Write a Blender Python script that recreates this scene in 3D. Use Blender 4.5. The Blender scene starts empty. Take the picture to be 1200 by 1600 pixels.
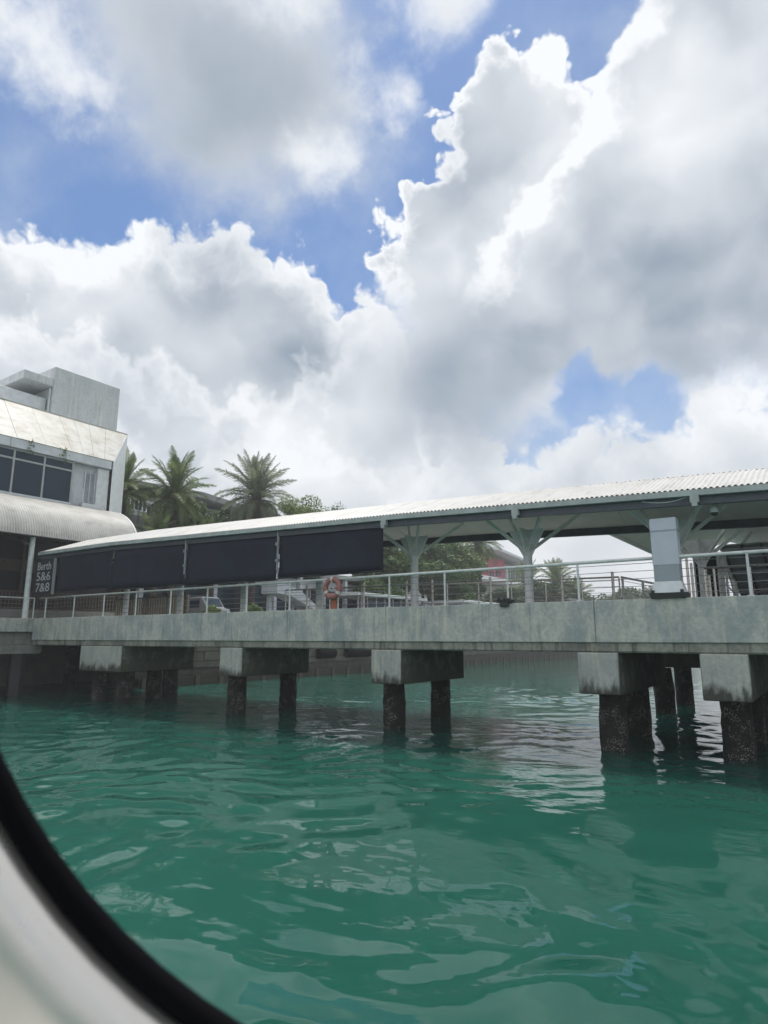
import bpy, bmesh, math, random
import numpy as np
from mathutils import Vector, Matrix
random.seed(7)
R = math.radians
scene = bpy.context.scene
col = scene.collection

# ------------------------------------------------------------------ camera
# x runs along the pier (to the right), y away from the boat, z up; water at z = 0
EYE = Vector((0, 0, 2.85)); YAW = R(34.68); PITCH = R(11.09)
cam_d = bpy.data.cameras.new('camera'); cam = bpy.data.objects.new('camera', cam_d); col.objects.link(cam)
cam.location = EYE; cam.rotation_euler = (math.pi/2 + PITCH, 0, YAW)
cam_d.sensor_fit = 'VERTICAL'; cam_d.sensor_height = 34.6; cam_d.sensor_width = 25.95; cam_d.lens = 34.6*1000/1600
cam_d.clip_start = 0.02; cam_d.clip_end = 12000
cam_d.dof.use_dof = True; cam_d.dof.focus_distance = 24; cam_d.dof.aperture_fstop = 8
scene.camera = cam
scene.render.resolution_x = 768; scene.render.resolution_y = 1024
cy = scene.cycles
cy.max_bounces = 6; cy.diffuse_bounces = 3; cy.glossy_bounces = 3; cy.transmission_bounces = 2; cy.caustics_reflective = False; cy.caustics_refractive = False
vs = scene.view_settings
vs.view_transform = 'Standard'; vs.look = 'None'; vs.gamma = 1; vs.exposure = 0.42; vs.use_curve_mapping = False

# ------------------------------------------------------------------ node helpers
class NT:
    def __init__(s, tree): s.t = tree; s.n = tree.nodes; s.l = tree.links
    def new(s, kind, **kw):
        n = s.n.new(kind)
        for k, v in kw.items(): setattr(n, k, v)
        return n
    def put(s, sock, v):
        if v is None: return
        if hasattr(v, 'is_output'): s.l.new(v, sock)
        else: sock.default_value = v
    def m(s, op, a, b=None, c=None, clamp=False):
        n = s.new('ShaderNodeMath', operation=op, use_clamp=clamp)
        for i, v in enumerate((a, b, c)): s.put(n.inputs[i], v)
        return n.outputs[0]
    def v(s, op, a, b=None, scale=None):
        n = s.new('ShaderNodeVectorMath', operation=op)
        s.put(n.inputs[0], a); s.put(n.inputs[1], b)
        if scale is not None: s.put(n.inputs['Scale'], scale)
        return n.outputs['Value'] if op in ('DISTANCE', 'LENGTH', 'DOT_PRODUCT') else n.outputs['Vector']
    def mix(s, f, a, b, kind='MIX'):
        n = s.new('ShaderNodeMix', data_type='RGBA', blend_type=kind)
        s.put(n.inputs[0], f); s.put(n.inputs[6], a); s.put(n.inputs[7], b)
        return n.outputs[2]
    def noise(s, vec, scale, detail=4, rough=.5, dist=0, out='Fac'):
        n = s.new('ShaderNodeTexNoise')
        s.put(n.inputs['Vector'], vec); s.put(n.inputs['Scale'], scale); s.put(n.inputs['Detail'], detail)
        s.put(n.inputs['Roughness'], rough); s.put(n.inputs['Distortion'], dist)
        return n.outputs[out]
    def vor(s, vec, scale, detail=0, rough=.5, feature='F1', rand=1, out='Distance'):
        n = s.new('ShaderNodeTexVoronoi', feature=feature)
        s.put(n.inputs['Vector'], vec); s.put(n.inputs['Scale'], scale); s.put(n.inputs['Detail'], detail)
        s.put(n.inputs['Roughness'], rough); s.put(n.inputs['Randomness'], rand)
        return n.outputs[out]
    def step(s, x, a, b, lo=0., hi=1., kind='SMOOTHSTEP'):
        n = s.new('ShaderNodeMapRange', interpolation_type=kind)
        s.put(n.inputs['Value'], x); s.put(n.inputs['From Min'], a); s.put(n.inputs['From Max'], b)
        s.put(n.inputs['To Min'], lo); s.put(n.inputs['To Max'], hi)
        return n.outputs[0]
    def map(s, vec, scale=(1, 1, 1), loc=(0, 0, 0)):
        n = s.new('ShaderNodeMapping'); s.put(n.inputs['Vector'], vec)
        n.inputs['Scale'].default_value = scale; n.inputs['Location'].default_value = loc
        return n.outputs[0]

# ------------------------------------------------------------------ sky and sun
SUN_AZ, SUN_EL = R(-32), R(71)              # azimuth from +y towards +x
SUN = Vector((math.cos(SUN_EL)*math.sin(SUN_AZ), math.cos(SUN_EL)*math.cos(SUN_AZ), math.sin(SUN_EL)))
# cumulus banks: outlines of the cloud tops, bases and flanks, (azimuth, elevation) in degrees
PROFILE = {
    'left_top': [(-71.1, 29.7), (-68.5, 30.7), (-65.8, 31.2), (-63.3, 31.2), (-61.4, 32.8), (-59.9, 33.7), (-55.3, 34.6), (-53.2, 33.7), (-50.9, 34.6), (-47.9, 34.8), (-45.4, 33.2), (-42.9, 34.3), (-41.0, 32.2), (-39.4, 29.5), (-37.2, 30.9), (-35.3, 31.1), (-32.2, 27.8), (-31.6, 24.6), (-28.6, 21.7), (-25.2, 18.8), (-22.9, 16.5), (-19.7, 12.9)],
    'left_mid': [(-70.1, 22.3), (-67.8, 25.2), (-66.2, 26.6), (-63.6, 24.8), (-60.8, 26.8), (-57.5, 24.9), (-53.6, 24.4), (-50.7, 21.6), (-47.9, 24.0), (-44.9, 22.6), (-42.6, 25.2), (-40.2, 24.5), (-38.4, 27.7), (-36.2, 29.3), (-34.1, 28.3), (-32.2, 24.6), (-30.8, 20.1), (-27.6, 16.7)],
    'left_low': [(-69.4, 16.8), (-67.1, 19.2), (-63.4, 17.9), (-59.7, 20.5), (-55.9, 17.9), (-52.0, 16.6), (-50.5, 18.4), (-47.7, 19.7), (-44.9, 21.0), (-41.8, 18.9), (-38.3, 20.1), (-35.3, 17.4), (-32.3, 19.0), (-28.7, 17.3), (-25.3, 13.2)],
    'low_top': [(-37.0, 11.1), (-28.7, 19.5), (-22.9, 17.0), (-19.4, 18.7), (-17.2, 19.3), (-14.0, 18.4), (-8.8, 18.6), (-7.7, 20.2), (-6.2, 20.9), (-4.3, 20.5), (-2.1, 20.4), (-0.5, 19.3)],
    'tower_top': [(-27.7, 51.6), (-21.8, 48.1), (-19.3, 47.1), (-16.9, 45.4), (-15.1, 45.0), (-13.1, 43.6), (-10.0, 43.0), (-6.7, 42.5)],
    'front_base': [(-32.2, 28.8), (-28.5, 26.6), (-26.1, 25.1), (-22.6, 24.1), (-16.9, 23.3), (-11.5, 22.8), (-7.5, 22.4), (-3.9, 24.1), (-1.6, 24.8), (1.0, 24.5)],
    # flanks: (elevation, azimuth)
    'tower_flank': [(25.6, -32.2), (29.4, -34.7), (31.9, -35.8), (32.9, -35.9), (35.8, -34.7), (37.6, -33.1), (38.3, -30.3), (40.3, -30.7), (42.8, -30.5), (44.0, -28.7), (44.6, -26.7), (45.7, -25.0), (47.1, -24.5), (48.0, -21.8), (48.7, -19.1)],
    'front_flank': [(24.3, -26.2), (27.6, -27.4), (30.1, -26.9), (33.1, -25.9), (35.7, -22.6), (37.4, -21.9), (39.1, -18.1), (41.9, -16.6), (43.4, -16.2), (44.1, -13.4), (45.0, -12.4), (46.1, -10.4), (46.8, -8.9), (48.5, -7.4)],
}
# loose patches: (azimuth, elevation, radius) in degrees
PATCH = {
    'base': [(-28.6, 23.5, 6.6),(-23.2, 23.0, 5.2),(-32.3, 22.3, 5.0),(-20.5, 25.5, 4.5),(-26.0, 19.5, 4.5)],
    'soft': [(-51.8, 45.2, 6.7),(-58.0, 46.3, 4.6),(-45.5, 44.2, 5.9),(-50.5, 41.0, 4.4)],
    'wisp': [(-67.3, 42.2, 2.9),(-64.9, 41.2, 2.3),(-71.0, 42.5, 3.4),(-36.9, 46.0, 2.0),(-34.0, 44.2, 1.3),(-41.8, 39.9, 2.0),(-29.0, 49.6, 2.8),(-47.4, 51.0, 4.0)],
    'hole': [(-15.8, 20.8, 2.1),(-11.0, 20.3, 1.6)],
    'thick': [(-12.5, 27.2, 7.6),(-4.0, 28.0, 7.0),(-22.5, 26.6, 4.6),(-51.0, 43.6, 6.4),(-50.0, 29.6, 4.2),(-42.0, 24.4, 4.6),(-27.0, 21.8, 6.4),(-27.6, 36.5, 3.6),(-13.1, 16.2, 4.1)],
    'thin': [(-7.0, 39.0, 4.2),(-16.5, 43.1, 2.9),(-5.0, 38.3, 4.0),(-25.5, 32.6, 3.2),(-34.5, 27.8, 3.7),(-37.1, 21.3, 3.4),(-62.0, 31.0, 3.6),(-43.6, 16.5, 4.2)],
}
def direction(az, el):
    az, el = R(az), R(el)
    return (math.cos(el)*math.sin(az), math.cos(el)*math.cos(az), math.sin(el))
def build_world():
    w = bpy.data.worlds.new('World'); scene.world = w; w.use_nodes = True
    w.cycles.sampling_method = 'NONE'                 # a broad sky: found by the bounced rays themselves
    g = NT(w.node_tree); g.n.clear()
    out = g.new('ShaderNodeOutputWorld'); bg = g.new('ShaderNodeBackground')
    g.l.new(bg.outputs[0], out.inputs[0]); bg.inputs['Strength'].default_value = 0.1
    sky = g.new('ShaderNodeTexSky', sky_type='NISHITA', sun_disc=False)
    sky.sun_elevation = SUN_EL; sky.sun_rotation = SUN_AZ; sky.air_density = 1.0; sky.dust_density = 0.6; sky.ozone_density = 1.5
    d = g.v('NORMALIZE', g.new('ShaderNodeTexCoord').outputs['Generated'])
    wn = g.noise(d, 13, 3, .6, out='Color')
    dw = g.v('ADD', d, g.v('SCALE', g.v('SUBTRACT', wn, (.5, .5, .5)), scale=.045))
    fb = g.m('SUBTRACT', g.noise(d, 10, 7, .6), .5)                            # ragged detail
    lowf = g.m('SUBTRACT', g.noise(d, 4, 3, .5), .5)
    dd = g.v('ADD', d, g.v('SCALE', g.v('SUBTRACT', wn, (.5, .5, .5)), scale=.05))
    pf = g.vor(dd, 17, 3, .6)                                               # rounded cauliflower heads
    big = g.vor(dd, 8, 1, .45); big2 = g.vor(g.v('ADD', dd, tuple(SUN*.035)), 8, 1, .45)   # broad billows, and the same a step towards the sun
    relief = g.m('SUBTRACT', big2, big)
    fs = g.m('SUBTRACT', g.noise(dw, 7, 2, .45), .5)
    puff = g.m('SUBTRACT', .36, pf)
    sp = g.new('ShaderNodeSeparateXYZ'); g.l.new(dw, sp.inputs[0])
    AZ = g.m('MULTIPLY', g.m('ARCTAN2', sp.outputs[0], sp.outputs[1]), 57.2958)
    EL = g.m('MULTIPLY', g.m('ARCSINE', g.m('MINIMUM', sp.outputs[2], 1.)), 57.2958)
    def curve(x, pts, lo, hi, ylo, yhi):
        n = g.new('ShaderNodeFloatCurve'); cm = n.mapping; c = cm.curves[0]
        P = [((a-lo)/(hi-lo), (v-ylo)/(yhi-ylo)) for a, v in pts]
        P = [(0., P[0][1])]+P+[(1., P[-1][1])]
        c.points[0].location = P[0]; c.points[1].location = P[-1]
        for q in P[1:-1]: c.points.new(*q)
        for q in c.points: q.handle_type = 'VECTOR'
        cm.update()
        g.put(n.inputs['Value'], g.step(x, lo, hi, kind='LINEAR'))
        return g.m('MULTIPLY_ADD', n.outputs[0], yhi-ylo, ylo)
    def above(name): return curve(AZ, PROFILE[name], -80, 10, 0, 60)
    def flank(name): return g.m('MULTIPLY', g.m('SUBTRACT', AZ, curve(EL, PROFILE[name], 15, 60, -60, 0)), .78/57.3)
    def patch(name, k=.03):
        acc = None
        for az, el, r in PATCH[name]:
            s = g.m('SUBTRACT', R(r), g.v('DISTANCE', dw, direction(az, el)))
            acc = s if acc is None else g.m('SMOOTH_MAX', acc, s, k)
        return acc
    rad = lambda x: g.m('MULTIPLY', x, 1/57.3)
    away = g.step(g.m('ABSOLUTE', g.m('ADD', AZ, 35)), 44, 75, 0, .6)          # the banks end; other cloud beyond
    shade = g.m('ADD', g.m('MULTIPLY', g.step(patch('thick', .05), -.08, .09), -.30), g.m('MULTIPLY', g.step(patch('thin'), -.06, .05), .20))
    shade = g.m('ADD', shade, g.m('MULTIPLY', lowf, .5))
    def layer(c, F, w, edge, deep, scale, rel, lump=.22, T=None):
        a = g.step(F, g.m('MULTIPLY', w, -1.), w)
        th = g.step(F if T is None else T, 0., scale)
        lum = g.m('ADD', g.m('MULTIPLY', th, deep-edge), edge)
        lum = g.m('ADD', lum, g.m('MULTIPLY', relief, rel))
        lum = g.m('ADD', lum, g.m('MULTIPLY', g.m('MULTIPLY_ADD', fb, .25, fs), lump))
        lum = g.m('ADD', lum, shade)
        lum = g.m('MINIMUM', g.m('MAXIMUM', lum, 0), 1.05)
        return g.mix(a, c, g.mix(lum, (2.2, 2.72, 3.4, 1), (7.2, 7.4, 7.65, 1)))
    def body(F, a, b, grow=0., gap=True):
        return g.m('SUBTRACT', g.m('ADD', F, g.m('ADD', g.m('MULTIPLY_ADD', puff, a, grow), g.m('MULTIPLY', fb, b))), g.m('ADD', hole, away) if gap else away)
    hole = g.step(g.m('ADD', patch('hole'), g.m('MULTIPLY', fb, .11)), -.03, .03, 0, .16)
    c = g.mix(1.0, sky.outputs[0], (.66, .80, .95, 1), 'MULTIPLY')
    c = g.mix(g.step(EL, 0., 26, .8, 0.), c, (5.0, 5.6, 6.2, 1))
    veil = g.step(g.m('ADD', lowf, g.m('MULTIPLY', fb, .6)), -.10, .36, 0, .42)
    c = g.mix(veil, c, (5.0, 5.55, 6.15, 1))
    inview = g.step(g.v('DISTANCE', d, direction(-34.7, 24)), .66, .86, -.5, 0)
    F0 = g.m('ADD', g.m('ADD', g.m('MULTIPLY', lowf, .9), .07), g.m('ADD', g.m('MULTIPLY', fb, .25), inview))
    c = layer(c, F0, .03, 1.15, .95, .2, .3)  # out-of-view cloud, made fuller and brighter to fill the shaded walls
    c = layer(c, body(rad(g.m('SUBTRACT', above('left_top'), EL)), .05, .045, .022), .011, .98, .52, .085, .45)
    c = layer(c, body(rad(g.m('SUBTRACT', above('left_mid'), EL)), .06, .05, .01), .020, .92, .60, .07, .45)
    c = layer(c, body(rad(g.m('SUBTRACT', above('left_low'), EL)), .06, .06), .028, .86, .62, .08, .4)
    c = layer(c, body(rad(g.m('SUBTRACT', above('low_top'), EL)), .05, .06, .012, False), .018, .90, .68, .09, .4)
    tower = g.m('SMOOTH_MIN', flank('tower_flank'), g.m('SMOOTH_MIN', rad(g.m('SUBTRACT', above('tower_top'), EL)), rad(g.m('SUBTRACT', EL, 19.)), .03), .02)
    c = layer(c, body(tower, .055, .035, .034), g.step(EL, 26., 33., .07, .007), 1.12, .58, .042, .55, T=body(tower, .055, .035, .034, False))
    c = layer(c, body(patch('base', .05), .02, .08, .01), .075, .56, .52, .10, .10, .15)
    ff = flank('front_flank'); up = rad(g.m('SUBTRACT', EL, above('front_base')))
    front = g.m('SMOOTH_MIN', ff, g.m('ADD', up, .045), .03)
    lit = g.m('SUBTRACT', body(ff, .05, .04, .01, False), g.step(up, .0, .13, -.10, 0))          # the base sees no sun
    c = layer(c, body(front, .03, .05, .012), g.step(EL, 26., 33., .06, .009), 1.06, .55, .06, .50, T=lit)
    c = layer(c, body(patch('soft', .05), 0., .14, .01), .07, .58, .40, .11, .08, .15)
    c = layer(c, body(patch('wisp'), .02, .17), .045, .95, .85, .08, .25)
    g.l.new(c, bg.inputs['Color'])
build_world()
sd = bpy.data.lights.new('sun', 'SUN'); sd.energy = 2.9; sd.angle = R(.6); sd.color = (1, .965, .91)
so = bpy.data.objects.new('sun', sd); col.objects.link(so)
so.rotation_euler = (-SUN).to_track_quat('-Z', 'Y').to_euler(); so.location = (0, 40, 60)

# ------------------------------------------------------------------ materials
def mat(name, fn):
    m = bpy.data.materials.new(name); m.use_nodes = True
    g = NT(m.node_tree); b = g.n['Principled BSDF']; fn(g, b); return m
def pos(g): return g.new('ShaderNodeNewGeometry').outputs['Position']
def bump(g, b, h, strength=.3, dist=.02):
    n = g.new('ShaderNodeBump'); n.inputs['Strength'].default_value = strength; n.inputs['Distance'].default_value = dist
    g.l.new(h, n.inputs['Height']); g.l.new(n.outputs[0], b.inputs['Normal'])
def plain(name, c, rough=.6, var=.12, scale=3, metal=0, spec=.5, bmp=0):
    def fn(g, b):
        p = pos(g); n = g.noise(p, scale, 5, .6)
        k1 = tuple(x*(1-var) for x in c)+(1,); k2 = tuple(min(1, x*(1+var)) for x in c)+(1,)
        g.put(b.inputs['Base Color'], g.mix(g.step(n, .3, .7), k1, k2))
        g.put(b.inputs['Roughness'], g.step(n, .3, .7, max(.05, rough-.08), min(1, rough+.08)))
        b.inputs['Metallic'].default_value = metal; b.inputs['Specular IOR Level'].default_value = spec
        if bmp: bump(g, b, g.noise(p, scale*8, 4, .6), bmp, .02)
    return mat(name, fn)
def concrete(name, c1, c2, stain_z=None, streak=.5, side_shade=False):
    def fn(g, b):
        p = pos(g)
        patch = g.noise(g.map(p, (1, 1, .75)), 1.6, 7, .72, .25)
        c = g.mix(g.step(patch, .36, .62), c1+(1,), c2+(1,))
        fine = g.noise(p, 9, 6, .7)
        c = g.mix(g.step(fine, .25, .8, 0, .55), c, tuple(x*.62 for x in c1)+(1,))
        st = g.noise(g.map(p, (5, 5, .35)), 1.2, 5, .65)
        c = g.mix(g.step(st, .52, .72, 0, streak), c, tuple(x*.45 for x in c1)+(1,))
        st2 = g.noise(g.map(p, (4, 4, .3), (9, 3, 1)), 1.2, 5, .6)
        c = g.mix(g.step(st2, .56, .72, 0, .45), c, (c2[0]*1.18, c2[1]*1.12, c2[2]*.95, 1))
        ru = g.noise(g.map(p, (2.3, 2.3, .22), (2, 7, 3)), 1.1, 4, .6)
        c = g.mix(g.step(ru, .64, .78, 0, .5), c, (.19, .115, .06, 1))
        chip = g.noise(p, 5, 7, .75)
        c = g.mix(g.step(chip, .66, .72, 0, .7), c, (c2[0]*1.25, c2[1]*1.25, c2[2]*1.2, 1))
        if stain_z:
            s = g.new('ShaderNodeSeparateXYZ'); g.l.new(p, s.inputs[0])
            h = g.m('ADD', s.outputs[2], g.m('MULTIPLY', g.m('SUBTRACT', g.noise(g.map(p, (3, 3, 1)), 1.5, 6, .7), .5), stain_z[2]))
            c = g.mix(g.step(h, stain_z[0], stain_z[1], .92, 0), c, (.035, .036, .026, 1))
        if stain_z and side_shade:
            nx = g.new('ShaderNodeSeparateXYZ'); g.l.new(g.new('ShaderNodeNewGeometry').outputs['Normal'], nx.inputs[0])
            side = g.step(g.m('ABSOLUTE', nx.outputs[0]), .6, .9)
            c = g.mix(g.m('MULTIPLY', side, g.step(g.noise(p, 1.7, 6, .7), .22, .55, .35, .95)), c, (.080, .092, .066, 1))  # side faces: shade painted in, mixed with the green growth
        g.put(b.inputs['Base Color'], c); b.inputs['Roughness'].default_value = .88
        bump(g, b, g.noise(p, 14, 6, .65), .35, .02)
    return mat(name, fn)
M = {}
M['concrete'] = concrete('weathered_concrete', (.37, .41, .40), (.64, .635, .56), None, .6)
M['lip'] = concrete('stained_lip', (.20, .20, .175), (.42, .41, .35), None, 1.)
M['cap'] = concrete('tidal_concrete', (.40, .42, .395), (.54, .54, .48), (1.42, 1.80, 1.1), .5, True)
M['wharf'] = concrete('dull_concrete', (.22, .23, .21), (.30, .30, .275))
M['roofblock'] = concrete('mouldy_render', (.58, .595, .60), (.68, .69, .69), None, .4)
M['quay'] = concrete('quay_stone', (.10, .095, .08), (.17, .16, .135), (.3, 1.2, .8), .6)
def pile_fn(g, b):
    p = pos(g); s = g.new('ShaderNodeSeparateXYZ'); g.l.new(p, s.inputs[0])
    c = g.mix(g.noise(p, 5, 5, .6), (.007, .007, .006, 1), (.026, .024, .02, 1))
    v = g.vor(p, 26, 0); r = g.noise(p, 2.2, 4, .6)
    sp = g.m('MULTIPLY', g.step(v, .42, .26), g.step(r, .47, .60))
    c = g.mix(sp, c, (.36, .34, .29, 1))
    v2 = g.vor(p, 60, 0); c = g.mix(g.m('MULTIPLY', g.step(v2, .3, .2), .3), c, (.22, .2, .17, 1))
    g.put(b.inputs['Base Color'], c); b.inputs['Roughness'].default_value = .85
    bump(g, b, g.m('SUBTRACT', 1., v), .9, .04)
M['pile'] = mat('barnacled_pile', pile_fn)
M['underdark'] = plain('shaded_underside', (.07, .07, .06), .9, .3, 2)  # shade below the deck put into this dark concrete colour
def sheet(name, c, dirt):
    def fn(g, b):
        p = pos(g)
        n = g.noise(p, 1.2, 6, .65); n2 = g.noise(g.map(p, (1.2, .25, .25)), 3, 5, .6)
        k = g.mix(g.step(n, .38, .68, 0, .55), c+(1,), dirt+(1,))
        k = g.mix(g.step(n2, .5, .75, 0, .5), k, tuple(x*.55 for x in dirt)+(1,))
        g.put(b.inputs['Base Color'], k); b.inputs['Roughness'].default_value = .5; b.inputs['Specular IOR Level'].default_value = .35
    return mat(name, fn)
M['sheet'] = sheet('corrugated_sheet', (.52, .515, .495), (.39, .38, .35))
M['oldsheet'] = sheet('weathered_sheet', (.42, .415, .39), (.27, .265, .24))
M['panel'] = sheet('cream_roof_panel', (.52, .515, .48), (.33, .29, .21))
M['white'] = plain('white_paint', (.76, .775, .78), .5, .07, 4)
M['offwhite'] = plain('grey_white_paint', (.62, .64, .65), .55, .1, 2.5)
M['greywall'] = plain('grey_render', (.50, .52, .55), .75, .12, 1.5)
M['fascia'] = plain('fascia_metal', (.55, .58, .60), .5, .1, 2)
M['gutter'] = plain('gutter_metal', (.42, .46, .445), .45, .15, 3)
M['darkbeam'] = plain('dark_steel', (.075, .085, .105), .5, .2, 3)
M['soffit'] = plain('soffit_panel', (.74, .74, .71), .6, .06, 1.5)
M['strut'] = plain('strut_paint', (.84, .84, .83), .5, .1, 3)
M['blind'] = plain('blind_fabric', (.016, .021, .036), .75, .25, 1.2, spec=.3)
M['sign'] = plain('sign_panel', (.028, .030, .038), .6, .2, 2)
M['letter'] = plain('sign_lettering', (.55, .56, .60), .5, .05, 3)
M['steel'] = plain('stainless_steel', (.58, .55, .50), .32, .15, 6, metal=.9)
M['rail'] = plain('rail_paint', (.72, .74, .72), .42, .12, 5)
M['cable'] = plain('wire_cable', (.30, .31, .31), .4, .1, 6, metal=.8)
M['rubber'] = plain('black_rubber', (.004, .004, .005), .85, .2, 20, spec=.05)
M['frame'] = plain('window_frame_metal', (.34, .35, .355), .45, .1, 3)
def glass_fn(g, b):
    p = pos(g); n = g.noise(p, .8, 3, .5)
    g.put(b.inputs['Base Color'], g.mix(n, (.010, .022, .036, 1), (.022, .045, .070, 1)))
    b.inputs['Roughness'].default_value = .06; b.inputs['IOR'].default_value = 1.45; b.inputs['Specular IOR Level'].default_value = .22
M['glass'] = mat('tinted_glass', glass_fn)
M['blueblind'] = plain('blue_inner_blind', (.045, .085, .13), .35, .15, 1)
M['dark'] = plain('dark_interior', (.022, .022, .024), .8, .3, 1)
M['brown'] = plain('brown_timber', (.085, .065, .05), .7, .25, 4)
M['slat'] = plain('pale_timber', (.30, .26, .21), .75, .25, 5)
M['buoy'] = plain('faded_red_plastic', (.36, .145, .125), .45, .18, 9)
M['buoyband'] = plain('white_band', (.62, .60, .57), .5, .1, 9)
M['orange'] = plain('orange_plastic', (.40, .12, .06), .5, .15, 7)
M['rope'] = plain('rope', (.55, .52, .46), .8, .15, 20)
M['galv'] = plain('galvanised_sheet', (.30, .32, .335), .45, .2, 3, metal=.5)
M['pylon'] = plain('pylon_paint', (.56, .59, .66), .45, .05, 2)
M['pylondark'] = plain('pylon_lower', (.33, .37, .40), .5, .08, 2)
M['blackmetal'] = plain('black_metal', (.02, .024, .024), .5, .2, 4)
M['bark'] = plain('palm_bark', (.075, .06, .045), .9, .35, 6, bmp=.6)
M['red'] = plain('red_cladding', (.36, .045, .075), .6, .2, .4)
M['pink'] = plain('pink_cladding', (.46, .20, .23), .6, .2, .5)
M['bgwall'] = plain('pale_wall', (.33, .34, .335), .8, .1, .5)
M['bgroof'] = plain('grey_roof', (.24, .25, .255), .7, .12, .5)
M['paving'] = plain('paving', (.27, .26, .24), .9, .2, .6, bmp=.2)
M['soil'] = plain('grassy_ground', (.06, .09, .035), .95, .3, .3)
M['hill'] = plain('wooded_hill', (.045, .075, .04), .95, .4, .05, bmp=.5)
M['cream'] = plain('cream_deck_paint', (.50, .49, .47), .6, .08, 2)
M['van'] = plain('white_van_paint', (.24, .25, .26), .3, .04, 2)
def leaf(name, a, c2, trans=.25):
    def fn(g, b):
        p = pos(g)
        oi = g.new('ShaderNodeObjectInfo').outputs['Random']
        n = g.m('ADD', g.noise(p, 1.1, 4, .6), g.m('MULTIPLY', g.m('SUBTRACT', oi, .5), .25))
        cc = g.mix(g.step(n, .3, .7), a+(1,), c2+(1,))
        g.put(b.inputs['Base Color'], cc); b.inputs['Roughness'].default_value = .55
        b.inputs['Specular IOR Level'].default_value = .3
        t = g.new('ShaderNodeBsdfTranslucent'); g.l.new(cc, t.inputs[0])
        mx = g.new('ShaderNodeMixShader'); mx.inputs[0].default_value = trans
        g.l.new(b.outputs[0], mx.inputs[1]); g.l.new(t.outputs[0], mx.inputs[2])
        g.l.new(mx.outputs[0], g.n['Material Output'].inputs[0])
    return mat(name, fn)
M['frond'] = leaf('palm_frond', (.095, .145, .055), (.19, .235, .095), .4)
M['frondgrey'] = leaf('grey_palm_frond', (.15, .185, .115), (.27, .29, .19), .4)
M['leaf'] = leaf('tree_leaf', (.06, .11, .028), (.13, .19, .055), .3)
M['leafdark'] = leaf('dark_tree_leaf', (.035, .075, .022), (.08, .135, .042), .3)
M['leaflight'] = leaf('bright_tree_leaf', (.11, .17, .045), (.20, .26, .085), .35)
def water_fn(g, b):
    p = pos(g)
    n = g.noise(g.map(p, (1, 1, 1)), .09, 4, .55)
    g.put(b.inputs['Base Color'], g.mix(g.step(n, .3, .7), (.010, .070, .052, 1), (.016, .092, .069, 1)))
    b.inputs['Roughness'].default_value = .012; b.inputs['IOR'].default_value = 1.333
    b.inputs['Specular IOR Level'].default_value = .5
    # light spreads through the cloudy water, so shade on it has no hard edge
    b.inputs['Subsurface Weight'].default_value = 1.; b.inputs['Subsurface Radius'].default_value = (.5, 1.0, .95); b.inputs['Subsurface Scale'].default_value = 15.
    # wind ripples out towards the pier, glassy in the lee of the boat
    sp = g.new('ShaderNodeSeparateXYZ'); g.l.new(p, sp.inputs[0])
    wind = g.m('MULTIPLY', g.step(sp.outputs[1], 6.5, 15), g.step(g.noise(p, .16, 2), .3, .6, .45, 1.))
    h = g.noise(g.map(p, (1, 1.5, 1)), 2.6, 1, .4, .3)
    h2 = g.noise(g.map(p, (1, 1.7, 1), (3, 1, 2)), 4.2, 2, .5, .3)
    bump(g, b, g.m('ADD', g.m('MULTIPLY', h, .10), g.m('MULTIPLY', g.m('MULTIPLY', h2, wind), .15)), 1.0, .05)
M['water'] = mat('green_sea_water', water_fn)

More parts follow.
